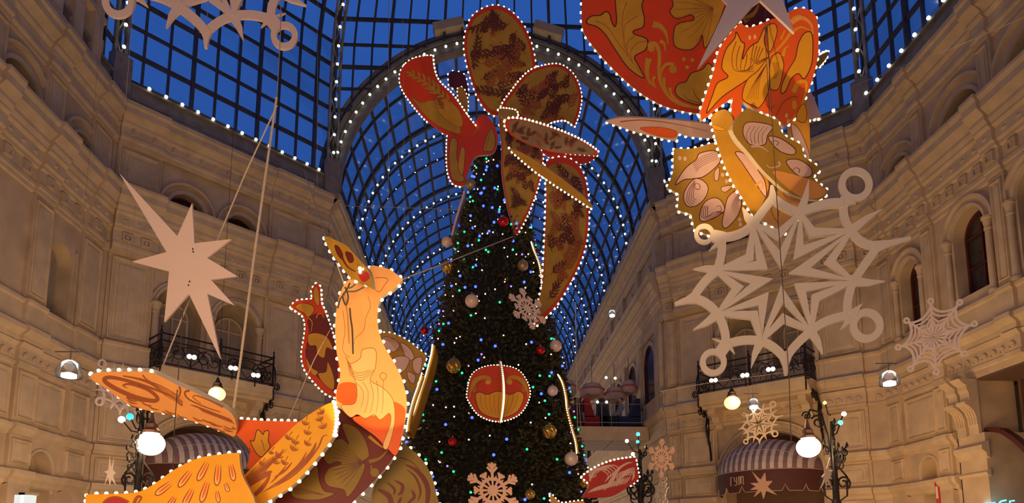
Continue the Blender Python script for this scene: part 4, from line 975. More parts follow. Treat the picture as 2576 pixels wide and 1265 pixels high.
# horizontal wing seen from below
pl = Plane(420, 1010, 9.2, (-.15, -.5, -.85)); A_n = pl
o, P = board(b1, 'wing_board', TL([(100, 150), (180, 125), (330, 120), (560, 120), (680, 150), (850, 235), (1000, 300), (1200, 400), (1330, 490), (1370, 600), (1350, 685), (1270, 655), (1100, 590), (850, 510), (600, 460), (450, 420), (330, 340), (220, 260), (120, 200)]), pl, peach, .07, bulbs=.155, br=.034, skip=(4, 5, 6, 7, 8, 9, 10))
A = Art(pl, PM); mg = lineb
A.stroke(TL([(420, 265), (380, 240), (450, 230), (600, 280), (680, 350), (640, 375), (480, 340), (300, 260), (215, 195), (262, 170), (400, 195), (600, 255), (800, 335), (890, 400)]), -1, 11, mg)
A.stroke(TL([(410, 340), (560, 380), (680, 370)]), 5, 2, mg)
for k in range(5): A.stroke(TL([(380+k*30, 158+k*6), (560+k*20, 190+k*13), (760, 270+k*16), (900, 380+k*8)]), 3.4-k*.3, 1.2, mg)
A.stroke(TL([(550, 150), (600, 200), (720, 250), (880, 340)]), 4, 1, mg)
A.stroke(TL([(1290, 400), (1150, 340), (980, 290), (920, 300), (950, 360), (1100, 430), (1250, 480)]), 6, 2, mg); A.stroke(TL([(1250, 430), (1130, 370), (1020, 330), (990, 345), (1060, 400)]), 4, 1.4, mg)
A.stroke(TL([(870, 250), (880, 300), (850, 380), (900, 420)]), 5, 2, mg)
random.seed(5)
for k in range(34):
    x = random.uniform(400, 1350); y = 400+(x-400)*.28+random.uniform(-60, 55)
    A.stroke(TL([(x, y), (x+40, y+24), (x+95, y+34)]), -1, 3.2, mg)
for k in range(12):
    x = 1000+k*26; y = 440+k*10; A.stroke(TL([(x-40, y-30), (x+30, y-10), (x+90, y+40)]), -1, 3, mg)
A.build(o)
# yellow lower wing
pl = Plane(420, 1200, 8.6, (-.1, -1, .05))
o, P = board(b1, 'wing_board', [(215, 1243, 1), (330, 1240), (380, 1222), (440, 1180), (500, 1152), (560, 1142), (602, 1138, 1), (608, 1190), (640, 1290), (500, 1345), (215, 1345, 1)], pl, amber, .07, bulbs=.128, br=.033, skip=(6, 7, 8, 9))
A = Art(pl, PM)
def feather(x0, y0, x1, y1, w):
    dx, dy = x1-x0, y1-y0; l = math.hypot(dx, dy); nx, ny = -dy/l, dx/l
    for k, (ww, mm, th) in enumerate(((w, lineb, 5.2), (w*.62, peachl, 3.4))):
        s = 1-.12*k
        A.stroke([(x1+nx*ww*.8, y1+ny*ww*.8), (x0+dx*.3+nx*ww, y0+dy*.3+ny*ww), (x0+dx*.06*k, y0+dy*.06*k), (x0+dx*.3-nx*ww, y0+dy*.3-ny*ww), (x1-nx*ww*.8, y1-ny*ww*.8)], -1, th, mm)
    A.stroke([(x0+dx*.2, y0+dy*.2), (x0+dx*.5, y0+dy*.5), (x1, y1)], -1, w*.7, orange)
for f in ((392, 1244, 430, 1215, 7), (450, 1224, 480, 1185, 7), (498, 1208, 522, 1162, 7), (545, 1220, 550, 1168, 7), (588, 1208, 580, 1168, 6), (506, 1262, 522, 1212, 7), (462, 1272, 484, 1230, 7), (574, 1235, 566, 1215, 4), (550, 1262, 545, 1235, 4), (420, 1280, 440, 1250, 6)): feather(*f)
A.fill([(262, 1262), (270, 1254), (295, 1252), (322, 1262), (300, 1275), (275, 1275)], crimson); A.stroke([(255, 1272), (270, 1255), (295, 1250), (325, 1262)], 6, 3, lineb); A.stroke([(335, 1270), (345, 1250), (355, 1252), (345, 1268)], 9, 3, lineb)
A.build(o)
# orange-red tail block with tulip
pl = Plane(650, 1110, 9.6, (-.1, -1, 0))
o, P = board(b1, 'tail_board', TM([(20, 400, 1), (70, 320, 1), (440, 345), (860, 355, 1), (900, 500), (500, 880), (280, 870), (300, 760), (280, 640), (150, 500)]), pl, orange, .07, bulbs=.098, br=.035, skip=(3, 4, 5, 6, 7, 8, 9))
A = Art(pl, PM); A.shape(TM([(310, 575), (350, 570), (380, 460), (410, 455), (450, 500), (470, 465), (515, 465), (510, 570), (530, 640), (470, 720), (430, 750), (370, 700)]), amber, line, 2); A.stroke(TM([(430, 560), (455, 620), (465, 680)]), 1.5, 1, line)
A.stroke(TM([(250, 650), (300, 660), (300, 720), (270, 750)]), 2.2, 1.4, line); A.build(o)
# glowing neck and head
pl = Plane(920, 880, 9.3, (-.05, -1, .05)); plN = pl
nk = [(930, 672), (955, 671), (985, 680), (1013, 703, 1), (990, 728), (962, 745), (951, 775), (950, 815), (962, 860), (990, 910), (1012, 955), (1023, 1010), (1018, 1060), (1006, 1110), (980, 1090), (945, 1060), (905, 1040), (850, 1023), (846, 985), (856, 940), (846, 880), (843, 820), (848, 770), (862, 722), (885, 702), (925, 724, 1)]
o, P = board(b1, 'neck_board', nk, pl, peachm, .08, bulbs=.165, br=.036, skip=(13, 14, 15, 16, 17))
A = Art(pl, PM)
A.fill(TB([(395, 440), (420, 330), (545, 330), (560, 460), (500, 510), (430, 480)]), orange); A.fill(TB([(520, 600), (690, 580), (800, 560), (830, 470), (930, 520), (925, 640), (870, 880), (800, 840), (700, 740)]), orange)
A.shape(TB([(430, 500), (540, 480), (550, 330), (470, 120), (500, 170), (580, 130), (600, 60), (700, 60), (700, 200), (660, 300), (760, 360), (840, 460), (850, 640), (800, 830), (760, 810), (820, 640), (810, 560), (740, 610), (690, 570), (620, 600), (560, 570), (500, 590)]), peachl, lineb, 1.3)
for k in range(4): A.stroke(TB([(480+k*8, 140+k*12), (510+k*8, 260-k*8), (600, 300-k*20), (690-k*14, 220)]), 1.3, 1, lineb)
for k in range(5): A.stroke(TB([(545+k*55, 320-k*5), (600+k*40, 380), (600+k*40, 470), (570+k*45, 560)]), 1.2, .8, lineb)
A.outl(TB([(735, 270), (760, 240), (790, 265), (765, 300)]), lineb, 1.2); A.stroke([(942, 700), (960, 698), (976, 703), (968, 716), (955, 734), (946, 730)], 1.2, 1, lineb)
A.stroke([(925, 745), (932, 770), (920, 800), (915, 830), (895, 850), (890, 865)], 1, .8, lineb); A.stroke([(862, 780), (868, 830), (862, 880), (880, 900)], 1, .8, lineb)
A.build(o)
# dark red body
pl = Plane(880, 1130, 9.45, (.05, -1, .1))
o, P = board(b1, 'body_board', [(850, 1020), (905, 1040), (955, 1070), (1008, 1105), (990, 1150), (950, 1200), (900, 1250), (820, 1320), (700, 1320), (700, 1240), (760, 1200), (830, 1120), (842, 1060)], pl, maroon, .07, bulbs=.165, br=.036, skip=(0, 1, 2, 7, 8, 9, 10, 11, 12))
A = Art(pl, PM)
A.shape(TB([(440, 650), (530, 660), (600, 730), (640, 820), (650, 900), (600, 940), (620, 980), (560, 1120), (480, 1220), (450, 1160), (330, 1130), (300, 1060), (340, 990), (430, 960), (400, 940), (330, 960), (290, 900), (300, 850), (370, 780), (440, 760), (490, 800)]), dolive, line, 2.2)
for k in range(11): a = math.radians(130+k*10); A.stroke(TB([(600, 940), (600+130*math.cos(a), 940-110*math.sin(a)), (600+240*math.cos(a), 940-190*math.sin(a))]), 1.4, .8, line)
for k in range(6): a = math.radians(185+k*10); A.stroke(TB([(600, 950), (600+150*math.cos(a), 950-150*math.sin(a)), (600+250*math.cos(a), 950-230*math.sin(a))]), 1.3, .8, line)
A.stroke(TB([(650, 940), (740, 910), (800, 840)]), 10, 2, dolive); A.dot(*TB([(695, 1025)])[0], 11, dolive); A.stroke(TB([(670, 970), (670, 1000), (690, 1040)]), 5, 3, dolive)
A.shape(TB([(240, 970), (260, 1090), (300, 1170), (380, 1190), (250, 1240), (60, 1220), (50, 1140), (160, 1060)]), dolive, line, 2)
for k in range(4): A.stroke(TB([(60, 1150+k*14), (160+k*10, 1160+k*10), (300-k*10, 1200)]), 1.3, .8, line)
A.stroke(TB([(650, 740), (720, 800), (760, 830)]), 9, 2, gold); A.build(o)
# front wing with scale feathers
pl = Plane(740, 1160, 8.7, (-.15, -1, 0))
o, P = board(b1, 'front_wing_board', [(836, 1012), (846, 1050), (842, 1090), (815, 1130), (775, 1180), (730, 1225), (670, 1262), (600, 1300), (470, 1330), (500, 1290), (570, 1235), (630, 1180), (700, 1110), (760, 1055)], pl, amber, .10, bulbs=.15, br=.037, skip=(6, 7, 8, 9, 10, 11, 12, 13))
me = bulbmesh(.028)
for k in range(9):
    p = pl(842+math.sin(k*.4)*5, 1014+k*10); inst(me, 'bulb', o, Matrix.Translation(p))
A = Art(pl, PM)
def scale_(x, y, a, r):
    for k, (rr, mm, w) in enumerate(((r*1.1, lineb, 4.6), (r*.62, lineb, 3.0))):
        A.stroke([(x+rr*math.cos(a+b), y+rr*math.sin(a+b)) for b in (-1.5, -.8, 0, .8, 1.5)], -1, w, mm)
    A.stroke([(x-r*1.1*math.cos(a)*1.2, y-r*1.1*math.sin(a)*1.2), (x, y), (x+r*.4*math.cos(a), y+r*.4*math.sin(a))], 2, .6, lineb)
for x, y, a, r in ((770, 1058, 1.9, 9), (775, 1082, 1.9, 9), (802, 1048, 1.2, 9), (810, 1066, 1.2, 10), (806, 1032, 1.0, 8), (745, 1105, 2.1, 10), (742, 1122, 2.1, 10), (776, 1110, 2.1, 9), (728, 1095, 2.2, 9), (705, 1140, 2.2, 10), (697, 1155, 2.2, 10), (718, 1158, 2.1, 9), (683, 1132, 2.3, 8), (660, 1160, 2.3, 8)): scale_(x, y, a, r)
for s, w in (([(825, 1095), (812, 1098), (800, 1125), (770, 1165), (725, 1205), (655, 1240)], 4), ([(795, 1112), (782, 1140), (740, 1185), (690, 1225)], 9), ([(772, 1135), (750, 1170), (710, 1205), (665, 1235)], 5), ([(735, 1162), (715, 1185), (690, 1200)], 5), ([(720, 1170), (700, 1195), (680, 1215)], 4), ([(684, 1185), (665, 1195), (630, 1215), (598, 1250)], 15), ([(680, 1188), (668, 1215), (640, 1245), (610, 1262)], 10)): A.stroke(T(0, 0, 1, s), -1, w, lineb)
for k in range(10): A.stroke([(560+k*9, 1262-k*5), (600+k*9, 1222-k*6), (650+k*8, 1165-k*4)], -1, 2, lineb)
A.build(o)
# beak board
pl = Plane(870, 660, 9.1, (-.6, -1, 0))
o, P = board(b1, 'head_board', TN([(455, 70), (500, 60), (560, 90), (680, 150), (780, 260), (880, 370), (920, 450), (940, 580, 1), (860, 540), (790, 500), (720, 470), (620, 350), (530, 230)]), pl, olive, .06, bulbs=.15, br=.036, skip=(1, 2, 3, 4, 5, 6, 7, 8))
A = Art(pl, PM); A.shape(TN([(560, 150), (600, 160), (640, 230), (640, 290), (590, 240)]), maroon, line, 1); A.shape(TN([(670, 210), (730, 230), (750, 300), (710, 320), (680, 270)]), maroon, line, 1)
A.stroke(TN([(640, 280), (690, 360), (770, 410)]), 5, 2, maroon); A.fill(TN([(790, 410), (880, 410), (910, 470), (840, 510)]), crimson); A.build(o)
for x, y in ((905, 675), (915, 678), (906, 684)): inst(bulbmesh(.026), 'bulb', o, Matrix.Translation(at(x, y, 8.95)))
c = MB(); 
for s in ([(880, 712), (872, 730), (862, 745), (870, 768), (876, 745), (868, 722)], [(868, 725), (885, 722), (898, 708), (903, 700)], [(872, 733), (895, 732), (915, 722)], [(880, 775), (882, 800), (886, 830), (888, 890)], [(866, 740), (856, 752), (850, 775)]): c.tube([at(x, y, 9.1) for x, y in openc(s, 4)], .012, 5)
c.build('cable', wire, b1)
# second bird, dark red, behind
b3 = empty('hanging_bird_figure', tuple(at(805, 880, 11.5)), label='dark red bird figure with gold flower and crest, behind the orange neck', category='decoration')
pl = Plane(800, 880, 11.5, (-.1, -1, 0))
o, P = board(b3, 'body_board', [(731, 773, 1), (745, 757), (775, 753), (785, 750), (783, 728, 1), (795, 712, 1), (806, 722, 1), (808, 762), (818, 785), (832, 830), (848, 880), (856, 940), (850, 1000, 1), (820, 990), (785, 955), (765, 925), (759, 890), (765, 850), (768, 820), (762, 795), (750, 785)], pl, red, .06, bulbs=.083, br=.030, skip=(10, 11))
A = Art(pl, PM); A.fill([(775, 800), (815, 790), (840, 850), (850, 930), (845, 985), (800, 950), (775, 920), (768, 880), (778, 840)], maroon)
A.stroke([(770, 795), (785, 810), (782, 835)], 3, 1.5, gold); A.shape([(742, 772), (760, 762), (785, 768), (790, 782), (775, 798), (765, 788)], gold, line, 1.4); A.shape([(788, 735), (795, 720), (802, 735), (803, 765), (797, 768), (790, 752)], gold, line, 1)
A.shape([(775, 842), (800, 838), (825, 850), (838, 880), (822, 875), (815, 900), (798, 890), (795, 870), (778, 868)], gold, line, 1.4)
A.stroke([(796, 800), (800, 790), (810, 790), (815, 800)], 3, 2, gold); A.shape([(770, 900), (785, 925), (800, 935), (790, 945), (775, 925)], gold, line, 1); A.shape([(800, 940), (820, 935), (825, 910), (840, 950), (838, 980), (815, 965)], gold, line, 1.2); A.build(o)
# olive-dark wing right of the body
pl = Plane(1030, 1200, 9.9, (.15, -1, .05))
o, P = board(b1, 'rear_wing_board', [(1008, 1118), (1035, 1130), (1065, 1160), (1085, 1195), (1096, 1235), (1098, 1290), (1000, 1330), (940, 1300), (940, 1225), (985, 1165)], pl, dolive, .06, bulbs=.16, br=.037, skip=(5, 6, 7, 8, 9))
A = Art(pl, PM)
for s, w in (([(1018, 1168), (1050, 1185), (1074, 1220), (1075, 1262), (1062, 1290)], 13), ([(1022, 1180), (1045, 1200), (1058, 1235), (1050, 1262)], 6), ([(992, 1208), (1012, 1220), (1010, 1238), (1000, 1245)], 9), ([(972, 1212), (992, 1230), (990, 1245)], 7), ([(950, 1230), (980, 1250), (985, 1290)], 14), ([(1035, 1232), (1042, 1250), (1020, 1270)], 8), ([(1010, 1250), (1000, 1270)], 8)): A.stroke(s, -1, w, maroon)
A.stroke([(1005, 1150), (1040, 1165), (1070, 1205)], 3, 1.5, line); A.build(o)
# third bird left of the tree: pale leaves
b4 = empty('hanging_bird_figure', tuple(at(1020, 900, 12.5)), label='ochre figure with pale pink leaves between the orange neck and the tree', category='decoration')
pl = Plane(1020, 910, 12.6, (.1, -1, 0))
o, P = board(b4, 'leaf_board', [(955, 842), (985, 838), (1025, 856), (1055, 880), (1072, 895), (1062, 930), (1050, 965), (1035, 985), (1015, 955), (985, 930), (965, 885)], pl, olive, .05, bulbs=.10, br=.028, skip=(6, 7, 8, 9, 10))
A = Art(pl, PM)
for q in ([(962, 850), (985, 850), (1005, 868), (990, 885), (970, 875)], [(1008, 862), (1030, 875), (1042, 900), (1025, 905), (1015, 885)], [(985, 905), (1010, 895), (1030, 905), (1015, 935), (995, 930)], [(1040, 905), (1062, 900), (1055, 940), (1040, 930)], [(1025, 935), (1045, 945), (1040, 965), (1028, 955)]): A.shape(q, pink, line, 1.3)
for k in range(4): A.stroke([(965+k*6, 850), (985+k*6, 862), (1000+k*7, 885)], 1.2, .8, line)
A.build(o)
# lower right painted board beside the tree
b5 = empty('painted_sign_board', tuple(at(1540, 1200, 14)), label='crimson board painted with pale pink scrolls at the lower right of the tree', category='decoration')
pl = Plane(1540, 1200, 14.0, (.2, -1, -.3))
o, P = board(b5, 'board', [(1462, 1200, 1), (1500, 1175), (1545, 1158), (1598, 1150, 1), (1606, 1190), (1606, 1205), (1580, 1225), (1540, 1248), (1500, 1252), (1463, 1252, 1), (1482, 1220)], pl, crimson, .05, bulbs=.09, br=.032, skip=(6, 7, 8, 9))
A = Art(pl, PM)
for k in range(5): A.stroke([(1484, 1210-k*3), (1490+k*5, 1192-k*4), (1510+k*8, 1182-k*3), (1530+k*6, 1195-k*4), (1522+k*3, 1212-k*3)], 4, 1.6, pink); A.stroke([(1550, 1222), (1556+k*4, 1206-k*5), (1578+k*3, 1194-k*4), (1596, 1196-k*4), (1590, 1208)], 3.6, 1.5, pink)
for cx_, cy_, r_, a_ in ((1507, 1196, 24, 2.6), (1574, 1204, 22, 2.2)):
    for q_ in range(4):
        A.stroke([(cx_+(r_-q_*5)*math.cos(a_+t_*.55), cy_+(r_-q_*5)*.62*math.sin(a_+t_*.55)-t_*1.2) for t_ in range(8-q_)], 4.2-q_*.5, 1.8, pink)
for k in range(4): A.stroke([(1520+k*6, 1232-k*4), (1540+k*5, 1200-k*5), (1556+k*5, 1176-k*2), (1580+k*4, 1162)], 3.5, 1.4, pink)
for k in range(14): A.stroke([(1478+k*7, 1240-k*1.6), (1490+k*7, 1232-k*2), (1508+k*6, 1222-k*2)], -1, 3.2, pink)
A.build(o)
pl = Plane(1402, 1262, 13.0, (0, -1, 0)); b6 = empty('painted_sign_board', tuple(at(1400, 1262, 13)), label='tip of a gold board with bulbs at the foot of the tree', category='decoration')
o, P = board(b6, 'board', [(1384, 1243), (1395, 1252), (1412, 1265), (1440, 1262), (1470, 1262), (1470, 1300, 1), (1390, 1300, 1)], pl, gold, .05, bulbs=.08, br=.026, skip=(4, 5))
#@@PART3
# ------------------------------------------------------------------ flat white stars and snowflakes
class Flake:
    def __init__(s, c, A, B, Y, n, k=0.0, th=.03): s.pl = Plane(c[0], c[1], Y, n); s.c = c; s.A = A; s.B = B; s.k = k; s.th = th; s.mb = MB(); s.q = 0; s.hold = False
    def px(s, u, v): a = u/(1-s.k*u); return (s.c[0]+a*s.A[0]+v*s.B[0], s.c[1]+a*s.A[1]+v*s.B[1])
    def __call__(s, u, v, off=0): x, y = s.px(u, v); return s.pl(x, y, off)
    def strip(s, pts, ws):
        n = len(pts); L = []; R = []
        if not isinstance(ws, (list, tuple)): ws = [ws]*n
        for i, (x, y) in enumerate(pts):
            a = pts[max(i-1, 0)]; b = pts[min(i+1, n-1)]; dx, dy = b[0]-a[0], b[1]-a[1]; l = math.hypot(dx, dy) or 1; w = ws[i]/2
            L.append((x-dy/l*w, y+dx/l*w)); R.append((x+dy/l*w, y-dx/l*w))
        s.prism(L+R[::-1], strip=n)
    def prism(s, poly, strip=None):
        s.q = s.q if s.hold else (s.q+7) % 40; o_ = s.q*.0004; n = len(poly); F = [s(u, v, o_) for u, v in poly]; B = [p-s.pl.n*(s.th+2*o_) for p in F]
        if strip: fs = [(i, i+1, n-2-i, n-1-i) for i in range(strip-1)]
        else: fs = [tuple(t) for t in tessellate_polygon([[Vector((u, v, 0)) for u, v in poly]])]
        s.mb.mesh(F+B, fs+[tuple(n+i for i in reversed(f)) for f in fs]+[(i, (i+1) % n, n+(i+1) % n, n+i) for i in range(n)], 0)
    def ring(s, u, v, r0, r1, n=22):
        s.q = (s.q+7) % 40; o_ = s.q*.0004
        for i in range(n):
            a, b = 2*math.pi*i/n, 2*math.pi*(i+1)/n
            q = [(u+r*math.cos(t), v+r*math.sin(t)) for r, t in ((r0, a), (r1, a), (r1, b), (r0, b))]
            F = [s(p[0], p[1], o_) for p in q]; B = [p-s.pl.n*(s.th+2*o_) for p in F]
            s.mb.mesh(F+B, [(0, 1, 2, 3), (7, 6, 5, 4), (0, 3, 7, 4), (1, 5, 6, 2)], 0)
    def build(s, name, m, **kw): return s.mb.build(name, m, None, **kw)
def hangwire(o, px, py, Y, up=7.0):
    p = at(px, py, Y); c = MB(); c.tube([p, p+Vector((0, 0, up))], .0035, 4); c.build('hanging_wire', wirel, o)
def P_(r, deg): a = math.radians(deg); return (r*math.cos(a), r*math.sin(a))
def curve3(a, m, b, n=6): return [((1-t)**2*a[0]+2*t*(1-t)*m[0]+t*t*b[0], (1-t)**2*a[1]+2*t*(1-t)*m[1]+t*t*b[1]) for t in [i/n for i in range(n+1)]]
def mstrip(f, pts, ws, closed=False):   # band with mitred corners
    n = len(pts); L = []; R = []
    ws = ws if isinstance(ws, (list, tuple)) else [ws]*n
    for i in range(n):
        p = Vector(pts[i]); a = Vector(pts[i-1]) if (i or closed) else None; b = Vector(pts[(i+1) % n]) if (i < n-1 or closed) else None
        d1 = (p-a).normalized() if a is not None else None; d2 = (b-p).normalized() if b is not None else None
        d1 = d1 or d2; d2 = d2 or d1
        n1 = Vector((-d1.y, d1.x)); n2 = Vector((-d2.y, d2.x)); m = (n1+n2)
        m = m.normalized() if m.length > .2 else n1
        w = ws[i]/2/max(.42, m.dot(n1)); L.append(tuple(p+m*w)); R.append(tuple(p-m*w))
    f.q = (f.q+7) % 40; f.hold = True
    for i in range(n if closed else n-1):
        j = (i+1) % n; f.prism([L[i], L[j], R[j], R[i]])
    f.hold = False
RFN = [(600, 115), (828, 62), (1078, 150), (1088, 397), (880, 640), (635, 690), (422, 556), (418, 345)]
RFI = [(730, 292), (818, 258), (824, 345), (826, 428), (738, 462), (648, 482), (640, 396), (640, 318)]
RFC = [(716, 172), (886, 158), (972, 302), (902, 478), (745, 578), (602, 562), (522, 427), (578, 282)]
RFO = [[(600, 115), (655, 40), (694, -10)], [(694, -10), (760, 35), (828, 62)], [(828, 62), (940, 20), (1040, 14)], [(1040, 14), (1045, 90), (1078, 150)],
       [(1078, 150), (1130, 205), (1208, 225)], [(1208, 225), (1140, 320), (1088, 397)], [(1088, 397), (1062, 480), (1058, 565)], [(1058, 565), (960, 590), (880, 640)],
       [(880, 640), (800, 715), (756, 780)], [(756, 780), (700, 722), (635, 690)], [(635, 690), (550, 685), (462, 708)], [(462, 708), (455, 630), (422, 556)],
       [(422, 556), (370, 505), (305, 478)], [(305, 478), (355, 405), (418, 345)], [(418, 345), (442, 260), (440, 182)], [(440, 182), (530, 165), (600, 115)]]
RFH = [(545, 35), (869, -101), (1230, 43), (1243, 397), (938, 752), (587, 822), (303, 635), (303, 338)]
RFT = [((694, -10), (688, -72)), ((1208, 225), (1368, 185)), ((756, 780), (758, 856)), ((305, 478), (214, 508))]
RFR = [((1040, 14), (1098, -76), 84, 50), ((1058, 565), (1153, 613), 82, 47), ((462, 708), (402, 793), 66, 38), ((440, 182), (358, 166), 50, 30)]
RFB = [((425, 190), (445, 215), (380, 248)), ((1030, 30), (1060, -10), (1102, 14)), ((1060, 560), (1075, 600), (1020, 640)), ((1060, 545), (1100, 570), (1132, 505)), ((455, 690), (470, 720), (395, 676)), ((450, 700), (480, 690), (508, 752))]
def ringflake(lab, c, sx, sy, Y, n, mir=1, m=white, th=.03, group=None):
    f = Flake((0, 0), (1, 0), (0, 1), Y, n, 0, th); f.pl = Plane(c[0], c[1], Y, n)
    X = lambda p: (c[0]+mir*(p[0]-735)/1.944*sx, c[1]+(p[1]-365)/1.944*sy)
    k = (sx+sy)/2/1.944
    star_ = []; ws = []
    for i in range(8): star_ += [X(RFN[i]), X(RFI[i])]; ws += [20*k, 46*k]
    mstrip(f, star_, ws, True)
    for i in range(8):
        a, b = RFN[i], RFN[(i+1) % 8]; mstrip(f, [X(a), X(RFC[i]), X(b)], [18*k, 42*k, 18*k])
        nd = Vector(RFN[i]); h = Vector(RFH[i]); d = (h-nd); sd = Vector((-d.y, d.x)).normalized(); mid = nd+d*.5+sd*(6 if i % 2 else -6)
        mstrip(f, [X(nd-d*.1), X(mid), X(h)], [52*k, 30*k, 1.5*k]); q = X(nd); f.ring(q[0], q[1], .02, 27*k, 12)
    for o in RFO: mstrip(f, [X(p) for p in curve3(*[o[0], tuple(Vector(o[1])*2-(Vector(o[0])+Vector(o[2]))*.5), o[2]], 6)], 41*k)
    for a, b in RFT: a = Vector(a); b = Vector(b); mstrip(f, [X(a-(b-a)*.15), X(a+(b-a)*.35), X(b)], [60*k, 30*k, 13*k])
    for st, cc, r1, r0 in RFR:
        q = X(cc); f.ring(q[0], q[1], r0*k, r1*k, 26); st = Vector(st); cc = Vector(cc); e = cc+(st-cc).normalized()*(r1-6)
        mstrip(f, [X(st-(e-st).normalized()*18), X(e)], 58*k)
    for t in RFB: f.prism([X(p) for p in t])
    o = f.build('snowflake', m, label=lab, category='snowflake', **({'group': group} if group else {}))
    if Y > 12: x, y = X((694, -72)); hangwire(o, x, y, Y)
    return o
ringflake('huge pale openwork snowflake with four rings hanging at the right of the hall', (1966, 690), 1, 1, 8.6, (-.25, -1, .05), 1, whitew, .035)
ringflake('openwork snowflake with rings cut by the top edge at upper left', (530, -117), 1.08, .93, 9.4, (.15, -1, 0), -1, white)
ringflake('small ringed snowflake half hidden behind the left orange wing', (303, 975), .25, .27, 17.5, (.2, -1, 0), -1, white)
ringflake('small faint ringed snowflake before the arch above the right awning', (1909, 1064), .19, .21, 21.5, (-.2, -1, 0), 1, mat('sand_board', (.62, .47, .32, 1), .7))
ringflake('tiny pale snowflake low beside the right facade pier', (1662, 1240), .06, .16, 21.0, (-.9, -1, 0), 1, whitew)
# flat stars
def star(lab, pts, Y, n, m, holes=(), th=.03):
    c = (sum(p[0] for p in pts)/len(pts), sum(p[1] for p in pts)/len(pts)); f = Flake((0, 0), (1, 0), (0, 1), Y, n, 0, th)
    f.pl = Plane(c[0], c[1], Y, n); f.prism(pts); mats = [m, wire]
    for x, y in holes:
        q = [(x+2.2*math.cos(t*.785), y+3*math.sin(t*.785)) for t in range(8)]; F = [f.pl(a, b, .004) for a, b in q]; f.mb.poly(F, 1)
    o = f.build('flat_star', mats, label=lab, category='star'); t = min(pts, key=lambda p: p[1]); hangwire(o, t[0], t[1], Y); return o
star('large pale eight-pointed star with one long ray hanging at left', T(300, 400, 2.259, [(0, 80), (330, 437), (413, 250), (427, 478), (632, 455), (497, 560), (670, 665), (520, 685), (655, 832), (500, 765), (575, 1137), (395, 765), (255, 925), (283, 638), (73, 582), (268, 528)]), 9.0, (-.1, -1, -.1), white, [(485, 626), (486, 633), (477, 708), (474, 717)])
star('big grey star cut by the top edge in front of the upper right bird', [(1755, 172), (1830, 10), (1760, -70), (1850, -60), (1900, -190), (1930, -70), (2060, -60), (1968, -5), (1998, 82), (1912, 0), (1895, 12)], 8.4, (-.1, -1, .25), white)
star('small peach eight-pointed star in front of the right awning', T(1640, 1060, 5.152, [(1300, 650), (1415, 760), (1470, 668), (1480, 780), (1562, 775), (1500, 845), (1625, 955), (1480, 900), (1450, 1005), (1420, 900), (1328, 978), (1385, 880), (1283, 888), (1350, 845), (1283, 805), (1390, 800)]), 16.2, (.15, -1, -.6), mat('peach_board', (.95, .55, .36, 1), .6))
star('narrow pale star seen nearly edge-on beside the right lamp post', T(1640, 1060, 5.152, [(2230, 500), (2262, 620), (2308, 470), (2296, 640), (2345, 635), (2300, 700), (2340, 750), (2290, 740), (2335, 865), (2270, 770), (2262, 865), (2250, 770), (2190, 870), (2235, 740), (2200, 720), (2240, 680)]), 16.8, (-.1, -1, -.4), mat('pale_board', (.75, .56, .46, 1), .6))
star('faint narrow star in front of the left wall panels', [(276, 1146), (280, 1175), (286, 1150), (284, 1182), (291, 1188), (284, 1196), (292, 1222), (280, 1205), (276, 1222), (272, 1200), (262, 1220), (270, 1192), (262, 1186), (272, 1182)], 19.5, (.3, -1, 0), mat('dull_board', (.6, .47, .36, 1), .6))
# web snowflake with eight small rings
f = Flake((0, 0), (1, 0), (0, 1), 11.0, (-.2, -1, 0), 0, .03); f.pl = Plane(2348, 848, 11.0, (-.35, -1, -.3))
C0 = (2348, 848); TP = [(2342, 757), (2415, 760), (2452, 814), (2427, 889), (2356, 935), (2291, 927), (2260, 873), (2281, 806)]
def mixp(i, t, j=None, s=.5):
    p = TP[i % 8]; 
    if j is not None: q = TP[j % 8]; p = ((p[0]+q[0])/2, (p[1]+q[1])/2)
    return (C0[0]+(p[0]-C0[0])*t, C0[1]+(p[1]-C0[1])*t)
for i in range(8):
    t0 = TP[i]; f.ring(t0[0], t0[1], 3.2, 8.5, 14); f.strip([mixp(i, .12), mixp(i, .60), mixp(i, .93)], [3, 5, 7])
    for r, rm, w in ((.86, .58, 5.5), (.70, .50, 4), (.55, .44, 4)):
        f.strip(curve3(mixp(i, r), mixp(i, rm, i+1), mixp(i+1, r), 6) if r > .6 else [mixp(i, r), mixp(i, rm, i+1), mixp(i+1, r)], w)
    m0 = mixp(i, .40, i+1); f.strip([mixp(i, .05, i+1), mixp(i, .30, i+1), m0], [2, 5, 3])
    for q in (i, i+1): f.strip([mixp(i, .28, i+1), mixp(q, .50)], [3.5, 3.5])
    f.strip([mixp(i, .1), mixp(i, .3), mixp(i, .5)], [2, 9, 3])
f.build('snowflake', mat('pale_rose_board', (1.0, .80, .70, 1), .6), label='spider-web snowflake with eight small ring tips in front of the right wall', category='snowflake')
